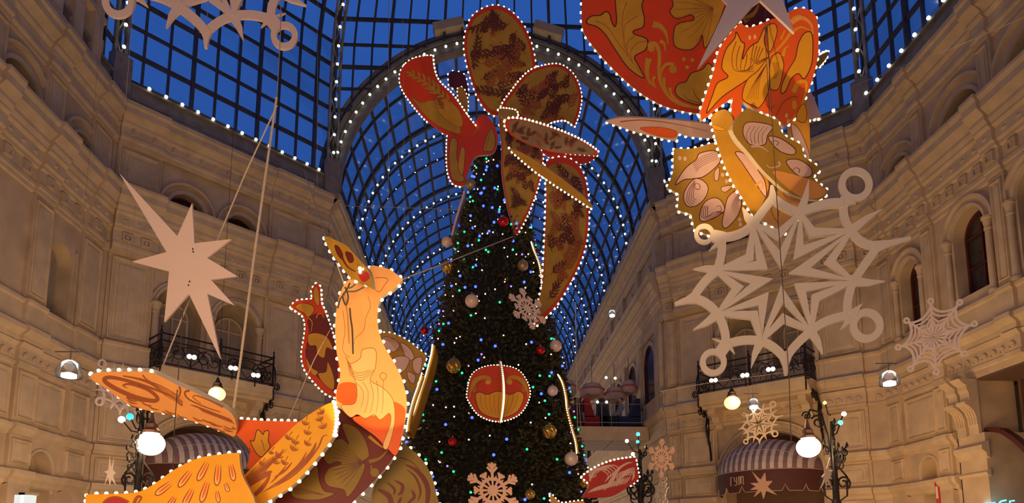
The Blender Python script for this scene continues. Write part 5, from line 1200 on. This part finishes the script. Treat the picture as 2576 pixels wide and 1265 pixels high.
def classic(lab, c, A, B, Y, n, m, rot=0, group=None):
    f = Flake(c, A, B, Y, n, 0, .025)
    f.ring(0, 0, .002, .19, 20); f.ring(0, 0, .36, .47, 30)
    for k in range(12): f.strip([P_(.15, rot+30*k), P_(.40, rot+30*k)], [.05, .09])
    for k in range(12): f.prism([P_(.44, rot+30*k+8), P_(.44, rot+30*k+22), P_(.56, rot+30*k+15)])
    for k in range(6):
        a = rot+90+60*k; f.strip([P_(.4, a), P_(.99, a)], .10)
        for r, l in ((.64, .26), (.80, .2)):
            for sg in (-1, 1):
                b = P_(r, a); d = P_(l, a+sg*42); f.strip([b, (b[0]+d[0], b[1]+d[1])], [.09, .085])
        a += 30; f.strip([P_(.4, a), P_(.68, a)], .09)
        for sg in (-1, 1): b = P_(.52, a); d = P_(.19, a+sg*40); f.strip([b, (b[0]+d[0], b[1]+d[1])], .09)
    return f.build('snowflake', m, label=lab, category='snowflake')
peachb = mat('lit_peach_board', (.98, .60, .42, 1), .6)
classic('pink six-armed snowflake low on the front of the tree', (1240, 1234), (71, 2), (-3, -71), 12.6, (0, -1, -.35), peachb)
classic('tilted grey six-armed snowflake on the right of the tree behind the long leaf board', (1327, 776), (46, 10), (-14, -52), 14.0, (.2, -1, -.1), white)
classic('peach six-armed snowflake in front of the right facade corner', (1664, 1153), (37, 0), (1, -50), 19.0, (-.2, -1, -.6), peachb)

# ------------------------------------------------------------------ ironwork helpers
def spiral(fr, u, d, z, r, turns=1.3, a0=0, sg=1, n=16):
    return [fr(u+sg*r*(1-.75*i/n)*math.cos(a0+turns*2*math.pi*i/n), d, z+r*(1-.75*i/n)*math.sin(a0+turns*2*math.pi*i/n)) for i in range(n+1)]
def balcony(fr, u0, u1, lab):
    root = empty('balcony', tuple(fr((u0+u1)/2, 0, 8.0)), label=lab, category='balcony'); D = 1.2
    m = MB(); sweep(m, fr, u0-.05, u1+.05, [(-.1, 7.95), (D-.35, 7.95), (D-.3, 8.05), (D-.12, 8.1), (D-.05, 8.2), (D+.04, 8.25), (D+.08, 8.42), (D+.1, 8.55), (-.1, 8.55)]); m.build('slab', stone2, root)
    for u, sg in ((u0-.12, 1), (u1+.12, -1)):
        F = Fr(fr(u, 0, 0), fr.n, fr.u); m = MB()
        m.tube([F(.05, 0, 5.9), F(.12, 0, 6.4), F(.34, 0, 6.9), F(.42, 0, 7.3), F(.3, 0, 7.7), F(.5, 0, 8.0), F(.95, 0, 8.05)], .045, 6)
        m.tube([F(.08, 0, 6.2), F(.2, 0, 6.7), F(.14, 0, 7.2), F(.2, 0, 7.6)], .03, 6)
        for a, z, r in ((.98, 7.86, .2), (.62, 7.78, .16), (.22, 7.5, .15), (.38, 7.05, .14), (.2, 6.55, .12), (.06, 5.85, .09)): m.tube(spiral(F, a, 0, z, r, 1.4, 1.2), .03, 5)
        m.build('scroll_bracket', iron, root)
    for u in (u0+.35, u1-.35):
        m = MB(); sweep(m, fr, u-.16, u+.16, [(0, 7.1), (.14, 7.14), (.2, 7.3), (.42, 7.4), (.52, 7.6), (.85, 7.72), (.88, 7.95), (0, 7.95)]); m.build('corbel', stone2, root)
    pts = [(u0, 0), (u0, D), (u1, D), (u1, 0)]
    for nm, z, t in (('top_rail', 9.78, .05), ('middle_rail', 9.52, .035), ('bottom_rail', 8.66, .04)):
        m = MB()
        for a, b in zip(pts[:-1], pts[1:]): m.bar(fr(a[0], a[1], z), fr(b[0], b[1], z), t, t)
        m.build(nm, iron, root)
    um = (u0+u1)/2
    for u in (u0, um, u1):
        m = MB(); m.lathe(fr(u, D, 0), [(.05, 8.5), (.04, 9.75), (.06, 9.8), (.02, 9.95), (.05, 10.0), (.01, 10.08)], 8); m.build('post', iron, root)
    def scrollset(F, a, b, w):
        mid = (a+b)/2
        for s in (-1, 1):
            m = MB()
            m.tube(spiral(F, mid+s*(b-a)*.22, w, 9.1, .34, 1.4, 0, s), .022, 5); m.tube(spiral(F, mid+s*(b-a)*.40, w, 9.02, .2, 1.2, math.pi, s), .018, 5)
            m.tube([F(mid, w, 8.7), F(mid+s*.25, w, 8.95), F(mid+s*(b-a)*.25, w, 9.45), F(mid+s*(b-a)*.45, w, 9.5)], .018, 5); m.build('scroll', iron, root)
        m = MB(); m.tube([F(mid+(b-a)*.30*math.cos(t/12*math.pi), w, 8.75+.7*math.sin(t/12*math.pi)) for t in range(13)], .018, 5); m.tube([F(mid+(b-a)*.2*math.cos(t/12*math.pi), w, 8.7+.45*math.sin(t/12*math.pi)) for t in range(13)], .016, 5); m.build('arch_bar', iron, root)
    scrollset(fr, u0, um, D); scrollset(fr, um, u1, D)
    for u, sgn in ((u0, 1), (u1, -1)):
        F = Fr(fr(u, 0, 0), fr.n, fr.u*sgn)
        m = MB(); m.tube(spiral(F, .4, 0, 9.1, .3, 1.4), .022, 5); m.tube(spiral(F, .85, 0, 9.1, .26, 1.3, math.pi), .02, 5)
        for k in range(9): m.bar(F(.1+k*.13, 0, 8.66), F(.1+k*.13, 0, 9.52), .02, .02)
        m.build('side_grille', iron, root)
        m = MB(); q = spiral(fr, u+(-.12 if u == u0 else .12), D+.12, 8.55, .16, 1.5, 1.5, 1); m.tube(q, .03, 5); m.tube([fr(u, D, 9.5), fr(u, D+.18, 9.2), fr(u, D+.22, 8.8), fr(u, D+.1, 8.4), fr(u, D+.14, 8.0)], .03, 6); m.build('corner_scroll', iron, root)
    return root
balcony(FL, 3.05, 7.48, 'stone balcony with black wrought iron scroll railing on the left facade')
balcony(FR_, 2.30, 6.82, 'stone balcony with black wrought iron scroll railing on the right facade')
def floodlight(lab, x, y, fr, d):
    p = onpl(x, y, fr(0, d, 0), fr.n); root = empty('floodlight', tuple(p), label=lab, category='floodlight', group='floodlights on the balconies')
    ax = (Vector((.3, 8, 8))-p).normalized()
    h = MB(); h.lathe(p, [(.06, -.26), (.12, -.24), (.13, -.02), (.16, .02)], 12, axis=ax); h.build('housing', iron, root)
    for s in (-.085, .085):
        l = MB(); sdv = ax.cross(Vector((0, 0, 1))).normalized()*s; l.lathe(p+sdv+ax*.025, [(.085, 0), (.085, .02), (.05, .035)], 12, axis=ax); l.build('lens', floodm, root)
    b = MB(); b.tube([p-ax*.1+Vector((0, 0, -.12)), p-ax*.1+Vector((0, 0, -.45))], .025, 6); b.build('bracket', iron, root)
for x, y, l in ((482, 898, 'left floodlight on the left balcony railing'), (586, 926, 'middle floodlight on the left balcony railing'), (643, 944, 'right floodlight on the left balcony railing')): floodlight(l, x, y, FL, 1.42)
for x, y, l in ((1795, 957, 'left floodlight on the right balcony railing'), (1874, 944, 'middle floodlight on the right balcony railing'), (1939, 929, 'right floodlight on the right balcony railing')): floodlight(l, x, y, FR_, 1.42)

# ------------------------------------------------------------------ awnings
awl = mat('awning_pale_stripe', (.62, .52, .47, 1), .7, noise=.08); awd = mat('awning_mauve_stripe', (.24, .15, .14, 1), .7, noise=.08); awm = mat('awning_maroon', (.085, .022, .020, 1), .7, noise=.1)
trimm = mat('awning_trim', (.55, .38, .26, 1), .6)
def awning(fr, c, lab):
    root = empty('awning', tuple(fr(c, 0, 4.8)), label=lab, category='awning'); R = 2.12; z0, z1 = 4.98, 6.42
    def P(a, t, rr=R): # a 0..pi round the front, t 0 bottom..1 top
        th = t*math.pi/2; r = rr*math.cos(th)**.75 if t < 1 else 0
        return fr(c+r*math.cos(a)*(1 if t < 1 else 0), .02+r*math.sin(a)*.92, z0+(z1-z0)*math.sin(th))
    m = MB(); n = 56
    for i in range(n):
        # stripes run over the hood in planes square to the wall
        for j in range(10):
            pass
    m = MB(); ns = 60
    # hood as an elliptical shell sliced in strips of constant u: each strip is one stripe
    for i in range(ns):
        ua, ub = -1+2*i/ns, -1+2*(i+1)/ns; mi = (i//2) % 2
        def col(uu):
            h = math.sqrt(max(0, 1-uu*uu)); return [fr(c+R*uu, .03+R*.92*h*math.cos(k*math.pi/16), z0+(z1-z0)*h*math.sin(k*math.pi/16)) for k in range(9)]
        A_, B_ = col(ua), col(ub)
        for k in range(8): m.poly([A_[k], B_[k], B_[k+1], A_[k+1]], mi)
    m.build('striped_hood', [awl, awd], root, smooth=False)
    s = MB(); s.tube([fr(c+R*1.005*math.cos(t*math.pi/30)*.985, .03+R*.92*math.sin(t*math.pi/30)*math.cos(.62), z0+(z1-z0)*1.01*math.sin(t*math.pi/30)*math.sin(.62)) for t in range(31)], .012, 4); s.build('seam', trimm, root)
    v = MB(); nn = 96; zb = 4.12
    def V(a, z, o=0): return fr(c+(R+o)*math.cos(a), .03+(R+o)*.92*math.sin(a), z)
    def hem(i):
        k = i % 12; return zb+(.26 if k == 6 else (.10 if k in (5, 7) else 0))
    for i in range(nn):
        a, b = math.pi*i/nn, math.pi*(i+1)/nn; v.poly([V(a, hem(i)), V(b, hem(i+1)), V(b, z0), V(a, z0)])
    v.build('valance', awm, root)
    h = MB(); h.tube([V(math.pi*i/nn, hem(i), .012) for i in range(nn+1)], .014, 4); h.build('hem_trim', trimm, root)
    h = MB(); h.tube([V(math.pi*i/nn, z0, .012) for i in range(nn+1)], .014, 4); h.build('top_trim', trimm, root)
    # lettering of the shop house on the valance, in thin strokes
    L = MB(); a0 = math.pi*.5
    def lp(x, y): ang = a0+(x)/R; return (ang, 4.42+y)
    sgn = 1 if (fr(1, 0, 0)-fr(0, 0, 0)).dot(_rt) < 0 else -1   # reading direction seen from the hall
    G = [[(0, 0), (0, .34)], [(0, .34), (.12, .34)], [(.20, .34), (.20, .2), (.31, .14)], [(.32, .34), (.32, .06), (.26, 0), (.18, .02)], [(.42, 0), (.42, .34), (.48, .34), (.50, .05)], [(.50, .05), (.54, .34), (.62, .34), (.62, 0)], [(.52, .3), (.52, .04)]]
    xs = -.95
    for g in G:
        for (xa, ya), (xb, yb) in zip(g[:-1], g[1:]):
            A1, A2 = lp(-sgn*0+(-1 if sgn < 0 else 1)*0+(-(xs+xa) if True else 0)*1, ya), lp(-(xs+xb), yb)
            if sgn > 0: A1 = lp((xs+xa), ya); A2 = lp((xs+xb), yb); A1 = (a0-(xs+xa)/R*-1 if False else a0-(-(xs+xa))/R, A1[1]); A2 = (a0-(-(xs+xb))/R, A2[1])
            L.bar(V(A1[0], A1[1], .02), V(A2[0], A2[1], .02), .035, .01, fr.n)
    L.build('lettering', trimm, root)
    return root
awning(FR_, 4.75, 'striped domed awning with maroon scalloped valance over the right arch')
awning(FL, 5.23, 'striped domed awning with maroon valance over the left arch, behind the wings')

# ------------------------------------------------------------------ lamps
def hanging_globe(lab, x, y, Y, r, m, cap=True, group=None, power=0, col=(1, .7, .35)):
    p = at(x, y, Y); root = empty('hanging_globe_lamp', tuple(p), label=lab, category='lamp')
    if group: root['group'] = group
    b = MB(); b.ball(p, r, 20, 14, sc=(1, 1, .86)); b.build('globe', m, root, smooth=True)
    c = MB(); c.lathe(p+Vector((0, 0, r*.80)), [(r*.62, 0), (r*.62, r*.16), (r*.5, r*.3), (r*.5, r*.55), (r*.3, r*.75), (r*.14, r*1.2), (.02, r*1.3)], 14); c.tube([p+Vector((0, 0, r*2)), p+Vector((0, 0, 12))], .006, 4); c.build('cap', iron, root)
    if power:
        l = light('globe_light', 'POINT', tuple(p+Vector((0, -r*1.3, 0))), power, col, r*.6)
    return p, root
def lamppost(lab, bx, Y, top_y, globe, gr, bulbs_):
    base = at(bx, 1240, Y); X = base.x; root = empty('street_lamp', (X, Y, 0), label=lab, category='street lamp', group='iron street lamps by the facades')
    zt = at(bx, top_y, Y).z
    m = MB(); m.lathe((X, Y, 0), [(.22, 0), (.22, .5), (.16, .6), (.12, 1.0), (.10, 2.2), (.15, 2.4), (.20, 2.9), (.13, 3.0), (.09, 3.1), (.06, zt-.5), (.04, zt)], 12); m.build('pole', iron, root)
    F = Fr((X, Y, 0), (1, 0, 0), (0, -1, 0))
    if globe:
        gp = at(globe[0], globe[1], Y); s = 1 if gp.x > X else -1; L = abs(gp.x-X)
        m = MB(); zt2 = gp.z+gr*2.6
        m.tube([F(0, 0, 3.1), F(s*.12, 0, zt2-.5), F(s*L*.4, 0, zt2+.15), F(s*L*.85, 0, zt2+.22), F(s*L, 0, zt2)], .03, 6); m.tube(spiral(F, s*L*.55, 0, zt2-.12, .2, 1.4, .5, s), .025, 5); m.tube(spiral(F, s*L, 0, zt2+.05, .13, 1.3, 0, s), .022, 5); m.build('arm', iron, root)
        c = MB(); c.lathe(gp+Vector((0, 0, gr*.8)), [(gr*.62, 0), (gr*.62, gr*.2), (gr*.45, gr*.4), (gr*.45, gr*.7), (gr*.25, gr*.9), (.02, gr*1.8)], 14); c.build('cap', mat('lamp_cap', (.25, .13, .08, 1), .4, .5), root)
        g = MB(); g.ball(gp, gr, 22, 16, sc=(1, 1, .88)); g.build('globe', globem, root, smooth=True)
        light('street_lamp_light', 'POINT', tuple(gp+Vector((0, -gr*1.25, -.05))), 38, (1, .68, .34), gr*.5)
    random.seed(bx)
    for k in range(9):
        a = random.uniform(0, 6.28); z = zt-.1-random.random()*1.5; l = random.uniform(.2, .42)
        m = MB(); q = Fr((X, Y, 0), (math.cos(a), math.sin(a), 0), (-math.sin(a), math.cos(a), 0)); m.tube(spiral(q, l*.7, 0, z, l*.45, 1.2, 2.5), .022, 5); m.tube([q(.02, 0, z-.3), q(l*.3, 0, z-.12), q(l, 0, z+.15)], .02, 5); m.lathe(q(l, 0, z+.15), [(.01, -.04), (.05, 0), (.03, .06), (.005, .12)], 6); m.build('branch', iron, root)
    for k, sg in enumerate((-1, 1)):
        m = MB(); m.tube(spiral(F, sg*.22, 0, 3.55, .2, 1.5, -1.2, sg), .03, 5); m.tube([F(0, 0, 3.0), F(sg*.3, 0, 3.2), F(sg*.34, 0, 3.7), F(sg*.1, 0, 4.0)], .025, 5); m.build('scroll', iron, root)
    for x, y, mm, r in bulbs_:
        p = at(x, y, Y); b = MB(); b.ball(p, r, 12, 8); b.build('bulb', mm, root, smooth=True)
        s = MB(); s.tube([Vector((X, Y, p.z-.35)), Vector(((X+p.x)/2, Y, p.z-.3)), p], .018, 5); s.build('bulb_stem', iron, root)
cyan = mat('cyan_glass_bulb', (.1, .6, .8, 1), .2, emit=(.05, .75, .9, 1), estr=2.5); greenb = mat('green_glass_bulb', (.1, .7, .3, 1), .2, emit=(.08, .9, .4, 1), estr=2.2)
blueb = mat('blue_glass_bulb', (.05, .4, .8, 1), .2, emit=(.02, .5, .9, 1), estr=1.6); pearlb = mat('white_glass_bulb', (.9, .85, .8, 1), .2, emit=(1, .8, .7, 1), estr=1.4)
ylb = mat('yellow_glass_bulb', (.9, .7, .2, 1), .2, emit=(1, .75, .2, 1), estr=2.0)
lamppost('dark iron street lamp with glowing white globe before the right awning', 2103, 17.5, 1060, (2034, 1125), .31, [(2123, 1041, pearlb, .07), (2114, 1063, greenb, .07), (2075, 1013, ylb, .05)])
lamppost('dark iron street lamp with glowing white globe at the left, behind the orange wing', 345, 17.5, 1045, (379, 1116), .34, [(306, 1055, pearlb, .09), (327, 1048, blueb, .09), (352, 1018, pearlb, .03)])
lamppost('iron street lamp without globe behind the crimson painted board', 1612, 19.5, 1130, None, .2, [(1605, 1092, cyan, .06), (1604, 1111, cyan, .05), (1577, 1109, pearlb, .06), (1626, 1125, pearlb, .05), (1592, 1142, pearlb, .06)])
hanging_globe('amber glowing lamp under the left balcony', 546, 991, 19.5, .235, spotm, power=90, col=(1, .62, .25))
hanging_globe('amber glowing lamp under the right balcony', 1842, 1013, 19.5, .235, spotm, power=110, col=(1, .6, .22))
def disc_lamp(lab, x, y, Y, r):
    p = at(x, y, Y); root = empty('glass_dome_lamp', tuple(p), label=lab, category='lamp', group='glass dome lamps')
    m = MB(); m.lathe(p, [(r, -.02), (r*1.05, r*.25), (r*.98, r*.8), (r*.7, r*1.3), (r*.25, r*1.55), (.02, r*1.6)], 20); m.build('glass_dome', shade, root, smooth=True)
    m = MB(); m.lathe(p+Vector((0, 0, .01)), [(r*.62, -.03), (r*.62, .05), (r*.3, .08)], 18); m.build('light_disc', discm, root)
    m = MB(); m.tube([p+Vector((0, 0, r*1.55)), p+Vector((0, 0, r*2.4))], .02, 6); m.tube([p+Vector((0, 0, r*2.4)), p+Vector((0, 0, 12))], .004, 4); m.bar(p+Vector((-r*1.4, 0, r*2.3)), p+Vector((r*.9, 0, r*2.3)), .03, .03); m.build('hanger', mat('grey_metal', (.3, .24, .2, 1), .5, .5), root)
disc_lamp('glass dome lamp at far left in front of the frieze', 173, 947, 16.5, .27)
disc_lamp('glass dome lamp in front of the right corner, below the web snowflake', 2238, 967, 16.5, .24)
disc_lamp('small glass dome lamp beside the right amber lamp', 1896, 1026, 21.5, .21)
disc_lamp('distant glass dome lamp in the arcade right of the tree', 1540, 795, 31.0, .20)
# added unseen spots, without fixtures, that floodlight the two glowing figures
light('added_spot_left', 'SPOT', tuple(at(1120, 1520, 6.0)), 820, (1, .66, .30), .03, tuple(at(925, 846, 9.3)), spot_size=math.radians(25), spot_blend=.08)
light('added_spot_right', 'SPOT', tuple(at(1330, 900, 6.4)), 1350, (1, .66, .30), .05, tuple(at(1925, 265, 9.4)), spot_size=math.radians(25), spot_blend=.5)

# ------------------------------------------------------------------ bridge with cafe
br = empty('footbridge', (.65, 35.5, 8.0), label='pale footbridge with cafe across the arcade behind the tree', category='bridge')
m = MB(); m.box(LOC, -7.3, 8.6, 34.0, 37.4, 7.55, 8.1); m.box(LOC, -7.3, 8.6, 33.85, 34.0, 7.5, 8.22); m.build('deck', stone2, br)
q = mat('grey_soffit_tile', (.42, .42, .46, 1), .35, .2, noise=.1)
for i in range(9):
    for j in range(3):
        m = MB(); m.box(LOC, -5.2+i*1.5, -3.76+i*1.5, 34.15+j*1.06, 35.17+j*1.06, 7.50, 7.56); m.build('soffit_tile', q, br)
for nm, z in (('top_rail', 9.42), ('lower_rail', 8.45)):
    m = MB(); m.bar((-7.2, 33.95, z), (8.6, 33.95, z), .04, .04); m.build(nm, mat('brushed_metal', (.45, .4, .38, 1), .3, .8), br)
for i in range(8):
    m = MB(); m.bar((-7+i*2.2, 33.95, 8.1), (-7+i*2.2, 33.95, 9.42), .04, .04); m.build('rail_post', wirel, br)
    if i < 7: m = MB(); m.box(LOC, -6.95+i*2.2, -4.85+i*2.2, 33.94, 33.96, 8.3, 9.35); m.build('glass_panel', glass, br)
def sofa(lab, x0, x1, col, flip):
    m_ = mat(col[0], col[1], .8, noise=.1); root = empty('armchair', ((x0+x1)/2, 34.9, 8.1), label=lab, category='armchair')
    m = MB(); m.box(LOC, x0, x1, 34.25, 35.3, 8.12, 8.85); m.build('seat', m_, root)
    xa, xb = (x1, x1-.55) if flip else (x0, x0+.55)
    m = MB(); m.mesh([(xa, 34.25, 8.8), (xb, 34.25, 8.8), (xb, 35.3, 8.8), (xa, 35.3, 8.8), (xa, 34.25, 9.8), (xa+(xb-xa)*.45, 34.25, 9.8), (xa+(xb-xa)*.45, 35.3, 9.8), (xa, 35.3, 9.8)], [(0, 3, 2, 1), (4, 5, 6, 7), (0, 1, 5, 4), (1, 2, 6, 5), (2, 3, 7, 6), (3, 0, 4, 7)]); m.build('backrest', m_, root)
sofa('bright red armchair behind the bridge railing', 5.35, 6.6, ('red_fabric', (.50, .02, .012, 1)), False)
sofa('black armchair behind the red one on the bridge', 6.15, 7.1, ('black_fabric', (.02, .02, .02, 1)), False)
sofa('dark navy armchair at the right end of the bridge', 7.15, 8.3, ('navy_fabric', (.03, .025, .07, 1)), True)
sofa('dark maroon armchair left of the red one on the bridge', 4.3, 5.2, ('maroon_fabric', (.10, .02, .02, 1)), True)
# cafe table, light stand, cloth lampshades
t = empty('cafe_table', (6.9, 34.5, 8.1), label='small dark cafe table between the armchairs', category='table')
m = MB(); m.lathe((6.9, 34.5, 8.1), [(.3, .68), (.3, .72)], 16); m.build('table_top', iron, t); m = MB(); m.lathe((6.9, 34.5, 8.1), [(.18, 0), (.04, .05), (.03, .68)], 10); m.build('stem', iron, t)
ls = empty('light_stand', (6.75, 34.2, 8.1), label='tall thin stand with two pairs of small white lights on the bridge', category='lamp')
m = MB(); m.tube([(6.75, 34.2, 8.1), (6.75, 34.2, 10.9)], .025, 6); m.bar((6.5, 34.2, 10.85), (7.0, 34.2, 10.85), .03, .03); m.bar((6.0, 34.2, 9.55), (6.5, 34.2, 9.55), .03, .03); m.build('pole', wirel, ls)
for x, z in ((6.5, 10.88), (6.98, 10.85), (6.02, 9.57), (6.5, 9.57)): b = MB(); b.ball((x, 34.15, z), .075, 10, 8); b.build('bulb', bulbc, ls, smooth=True)
shm = mat('cloth_pink', (.62, .42, .34, 1), .8); shr = mat('cloth_red', (.5, .12, .10, 1), .8)
for k, (x, z, r, lab) in enumerate(((6.05, 10.75, .66, 'pink scalloped cloth lampshade, left one over the bridge'), (7.3, 10.55, .55, 'pale scalloped cloth lampshade, middle one over the bridge'), (8.1, 10.95, .42, 'red-trimmed cloth lampshade at the right end over the bridge'), (4.6, 10.9, .6, 'cloth lampshade beside the right edge of the tree'))):
    root = empty('cloth_lampshade', (x, 36, z), label=lab, category='lampshade')
    m = MB(); vs = []; n = 24
    for i, (rr, zz) in enumerate(((.15, .35), (.7, .22), (1.0, -.1), (1.02, -.4))):
        for a in range(n): t_ = 2*math.pi*a/n; dz = (-.12*abs(math.sin(3*t_)) if i == 3 else 0); vs.append((x+r*rr*math.cos(t_), 36+r*rr*math.sin(t_), z+zz+dz))
    m.mesh(vs, [(i*n+a, i*n+(a+1) % n, (i+1)*n+(a+1) % n, (i+1)*n+a) for i in range(3) for a in range(n)]); m.build('shade', shm, root)
    m = MB(); m.tube([(x+r*1.0*math.cos(2*math.pi*a/n), 36+r*1.0*math.sin(2*math.pi*a/n), z-.08) for a in range(n+1)], .05, 5); m.build('trim', shr, root)
    m = MB(); m.tube([(x, 36, z+.3), (x, 36, z+1.6)], .015, 4); m.build('cord', wire, root)
# seated guest
def person(lab, x, y, z, col, skin, face=1):
    me = bpy.data.meshes.new('person'); J = [(0, 0, .0), (0, .02, .25), (0, .02, .46), (0, .0, .56), (0, -.01, .66), (.10, -.42, .02), (.10, -.46, -.42), (.10, -.58, -.46), (-.10, -.42, .02), (-.10, -.46, -.42), (-.10, -.58, -.46), (.2, 0, .44), (.25, -.1, .2), (.15, -.32, .16), (-.2, 0, .44), (-.25, -.1, .2), (-.15, -.32, .16)]
    E_ = [(0, 1), (1, 2), (2, 3), (3, 4), (0, 5), (5, 6), (6, 7), (0, 8), (8, 9), (9, 10), (2, 11), (11, 12), (12, 13), (2, 14), (14, 15), (15, 16)]
    Rr_ = [.15, .15, .15, .06, .10, .09, .06, .05, .09, .06, .05, .07, .05, .04, .07, .05, .04]
    me.from_pydata([Vector(j) for j in J], E_, []); o = bpy.data.objects.new('person', me); COL.objects.link(o)
    md = o.modifiers.new('skin', 'SKIN'); sk = me.skin_vertices[0] if me.skin_vertices else me.attributes
    if not me.skin_vertices:
        bm_ = __import__('bmesh').new(); bm_.from_mesh(me); bm_.verts.layers.skin.verify(); bm_.to_mesh(me); bm_.free()
    for v, r in zip(me.skin_vertices[0].data, Rr_): v.radius = (r, r)
    me.skin_vertices[0].data[0].use_root = True
    sd_ = o.modifiers.new('sub', 'SUBSURF'); sd_.levels = 1; sd_.render_levels = 2
    me.materials.append(mat(lab[:12]+'_clothes', col, .8)); o.location = (x, y, z); o.rotation_euler = (0, 0, face); o['label'] = lab; o['category'] = 'person'
    h = MB(); h.ball((0, -.02, .76), .105, 14, 10, sc=(1, 1, 1.15)); h.lathe((0, -.125, .745), [(.018, -.02), (.005, .03)], 6); 
    for s in (-.1, .1): h.ball((s, -.01, .75), .022, 6, 4)
    hd = h.build('head', mat('skin_tone', skin, .6), o); hd.matrix_parent_inverse = Matrix.Identity(4)
    h = MB(); h.ball((0, .015, .80), .113, 14, 10, sc=(1, 1, 1.0)); h.build('hair', mat('dark_hair', (.03, .02, .015, 1), .7), o).matrix_parent_inverse = Matrix.Identity(4)
person('person in a pale top seated in the navy armchair on the bridge', 7.35, 34.6, 9.0, (.45, .36, .30, 1), (.55, .33, .22, 1), -1.2)
person('person in a light top seated at the left on the bridge', 4.95, 34.6, 9.0, (.6, .42, .34, 1), (.55, .33, .22, 1), 1.2)

# ------------------------------------------------------------------ signs and small wall things
neon = mat('cyan_neon', (.1, .7, .9, 1), .3, emit=(.05, .65, 1, 1), estr=5)
s = empty('neon_sign', tuple(FSR(4.7, .12, 3.2)), label='cyan neon letters in the lower right corner', category='sign')
F = Fr(FSR(4.28, .12, 2.98), (0, -1, 0), (-1, 0, 0))
for g in ([[(.1, 0), (.1, .2)], [(0, .2), (.2, .2)]], [[(.42, .2), (.28, .2), (.28, 0), (.42, 0)], [(.28, .1), (.40, .1)]], [[(.80, .24), (.62, .22), (.52, .12), (.60, .0), (.84, -.02)], [(.48, .12), (.80, .14)]], [[(.92, 0), (.92, .2), (1.06, .2)]]):
    m = MB()
    for st in g: m.tube([F(u*1.15, 0, z) for u, z in st], .022, 6)
    m.build('neon_letter', neon, s)
s = empty('red_wall_box', tuple(FSR(2.55, .2, 3.8)), label='red fire box with white mark on the right wall pier', category='box')
m = MB(); m.box(FSR, 2.36, 2.54, .04, .24, 3.35, 4.05); m.build('box', mat('red_enamel', (.55, .04, .03, 1), .4), s); m = MB(); m.box(FSR, 2.40, 2.50, .24, .25, 3.5, 3.9); m.build('mark', whitew, s)
for k, x in enumerate((55, 71)):
    p = at(x, 1262, 15.0); s = empty('box_lantern', tuple(p), label=('left' if k == 0 else 'right')+' one of two white box lanterns at the lower left corner', category='lamp', group='white box lanterns')
    m = MB(); m.box(Fr(p, (1, 0, 0), (0, 1, 0)), -.10, .10, -.1, .1, -.5, .14); m.build('lantern_body', mat('frosted_lantern', (.8, .9, .9, 1), .4, emit=(.8, 1, 1, 1), estr=.55), s); m = MB(); m.box(Fr(p, (1, 0, 0), (0, 1, 0)), -.13, .13, -.13, .13, .14, .19); m.build('lid', whitew, s)

# ------------------------------------------------------------------ cables
def cable(lab, pts, r, m, group=None):
    V = [at(x, y, Y) for x, y, Y in pts]; c = MB(); c.tube(V, r, 5)
    o = c.build('cable', m, None, label=lab, category='cable'); return o
cable('thick pale rope holding the left bird figure', [(696, 245, 8.9), (668, 440, 8.95), (640, 640, 9.0), (606, 900, 9.1), (584, 1050, 9.3)], .016, rope)
cable('thin line rising from the thick rope to the roof at upper left', [(710, -200, 8.8), (705, 100, 8.85), (697, 245, 8.9)], .006, wirel)
cable('pale line running behind the left star down to the orange wing', [(697, 265, 8.9), (620, 430, 9.2), (548, 600, 9.5), (470, 770, 9.4), (402, 940, 9.2)], .010, rope)
cable('thin dark vertical wire below the left star', [(460, 780, 9.06), (455, 860, 9.03), (440, 1060, 8.9), (428, 1320, 8.55)], .006, wire)
cable('thin line down to the tip of the olive beak board', [(765, 430, 12.0), (822, 598, 9.1)], .007, wirel)
cable('thin line from the olive beak board down to the neck board', [(846, 660, 9.1), (866, 715, 9.1)], .008, rope)
cable('thin vertical line in front of the arcade vault left of the tree', [(978, -100, 16.5), (977, 400, 16.5), (974, 835, 16.5)], .008, wirel)
cable('thin horizontal line across the arcade mouth left of the tree', [(838, 517, 20), (1165, 527, 16.2)], .009, wirel)
cable('slanting pale rope from the orange head to the tree', [(1012, 702, 9.3), (1150, 650, 12), (1290, 595, 15.0)], .011, rope)
cable('dark vertical wire carrying the huge right snowflake', [(1930, 60, 8.4), (1942, 300, 8.4), (1958, 560, 8.4), (1972, 760, 8.4), (1985, 950, 8.4), (1990, 1110, 8.4)], .006, wire)
cable('bright thin line running off to the upper right corner', [(2285, 160, 13), (2400, 120, 11), (2640, 15, 9)], .007, rope)
cable('thin pale wire at upper right above the corner', [(2150, 215, 16), (2285, 160, 13)], .006, wirel)
cable('thin vertical wire right of the tree', [(1448, 760, 15.5), (1449, 905, 15.5), (1453, 1080, 15.5)], .010, rope)
cable('second thin wire right of the tree leading to the bridge', [(1449, 905, 15.6), (1460, 1060, 15.6), (1472, 1190, 15.6)], .007, rope)
cable('thin slanting line left of the dark red bird', [(724, 1058, 10.2), (790, 905, 10.2), (830, 830, 10.2)], .006, rope)
cable('thin wire above the top leaf board', [(1252, -150, 16), (1252, 14, 16)], .008, wirel)
cable('thin wire from the huge right snowflake towards the balcony', [(1660, 984, 22), (1800, 960, 22), (1985, 935, 22)], .010, rope)
cable('thin wire holding the upper right bird', [(1930, -150, 9.2), (1925, 90, 9.2), (1935, 270, 9.2), (1945, 480, 9.2)], .005, wire)
cable('thin wire carrying the left snowflake down to the rope', [(525, -20, 9.4), (519, 80, 9.4)], .004, wirel)
cable('hanging line holding the dark red bird', [(800, -100, 11.5), (797, 712, 11.5)], .003, wirel)
cable('hanging line holding the pale-leaf figure', [(1012, -100, 12.6), (1020, 850, 12.6)], .003, wirel)
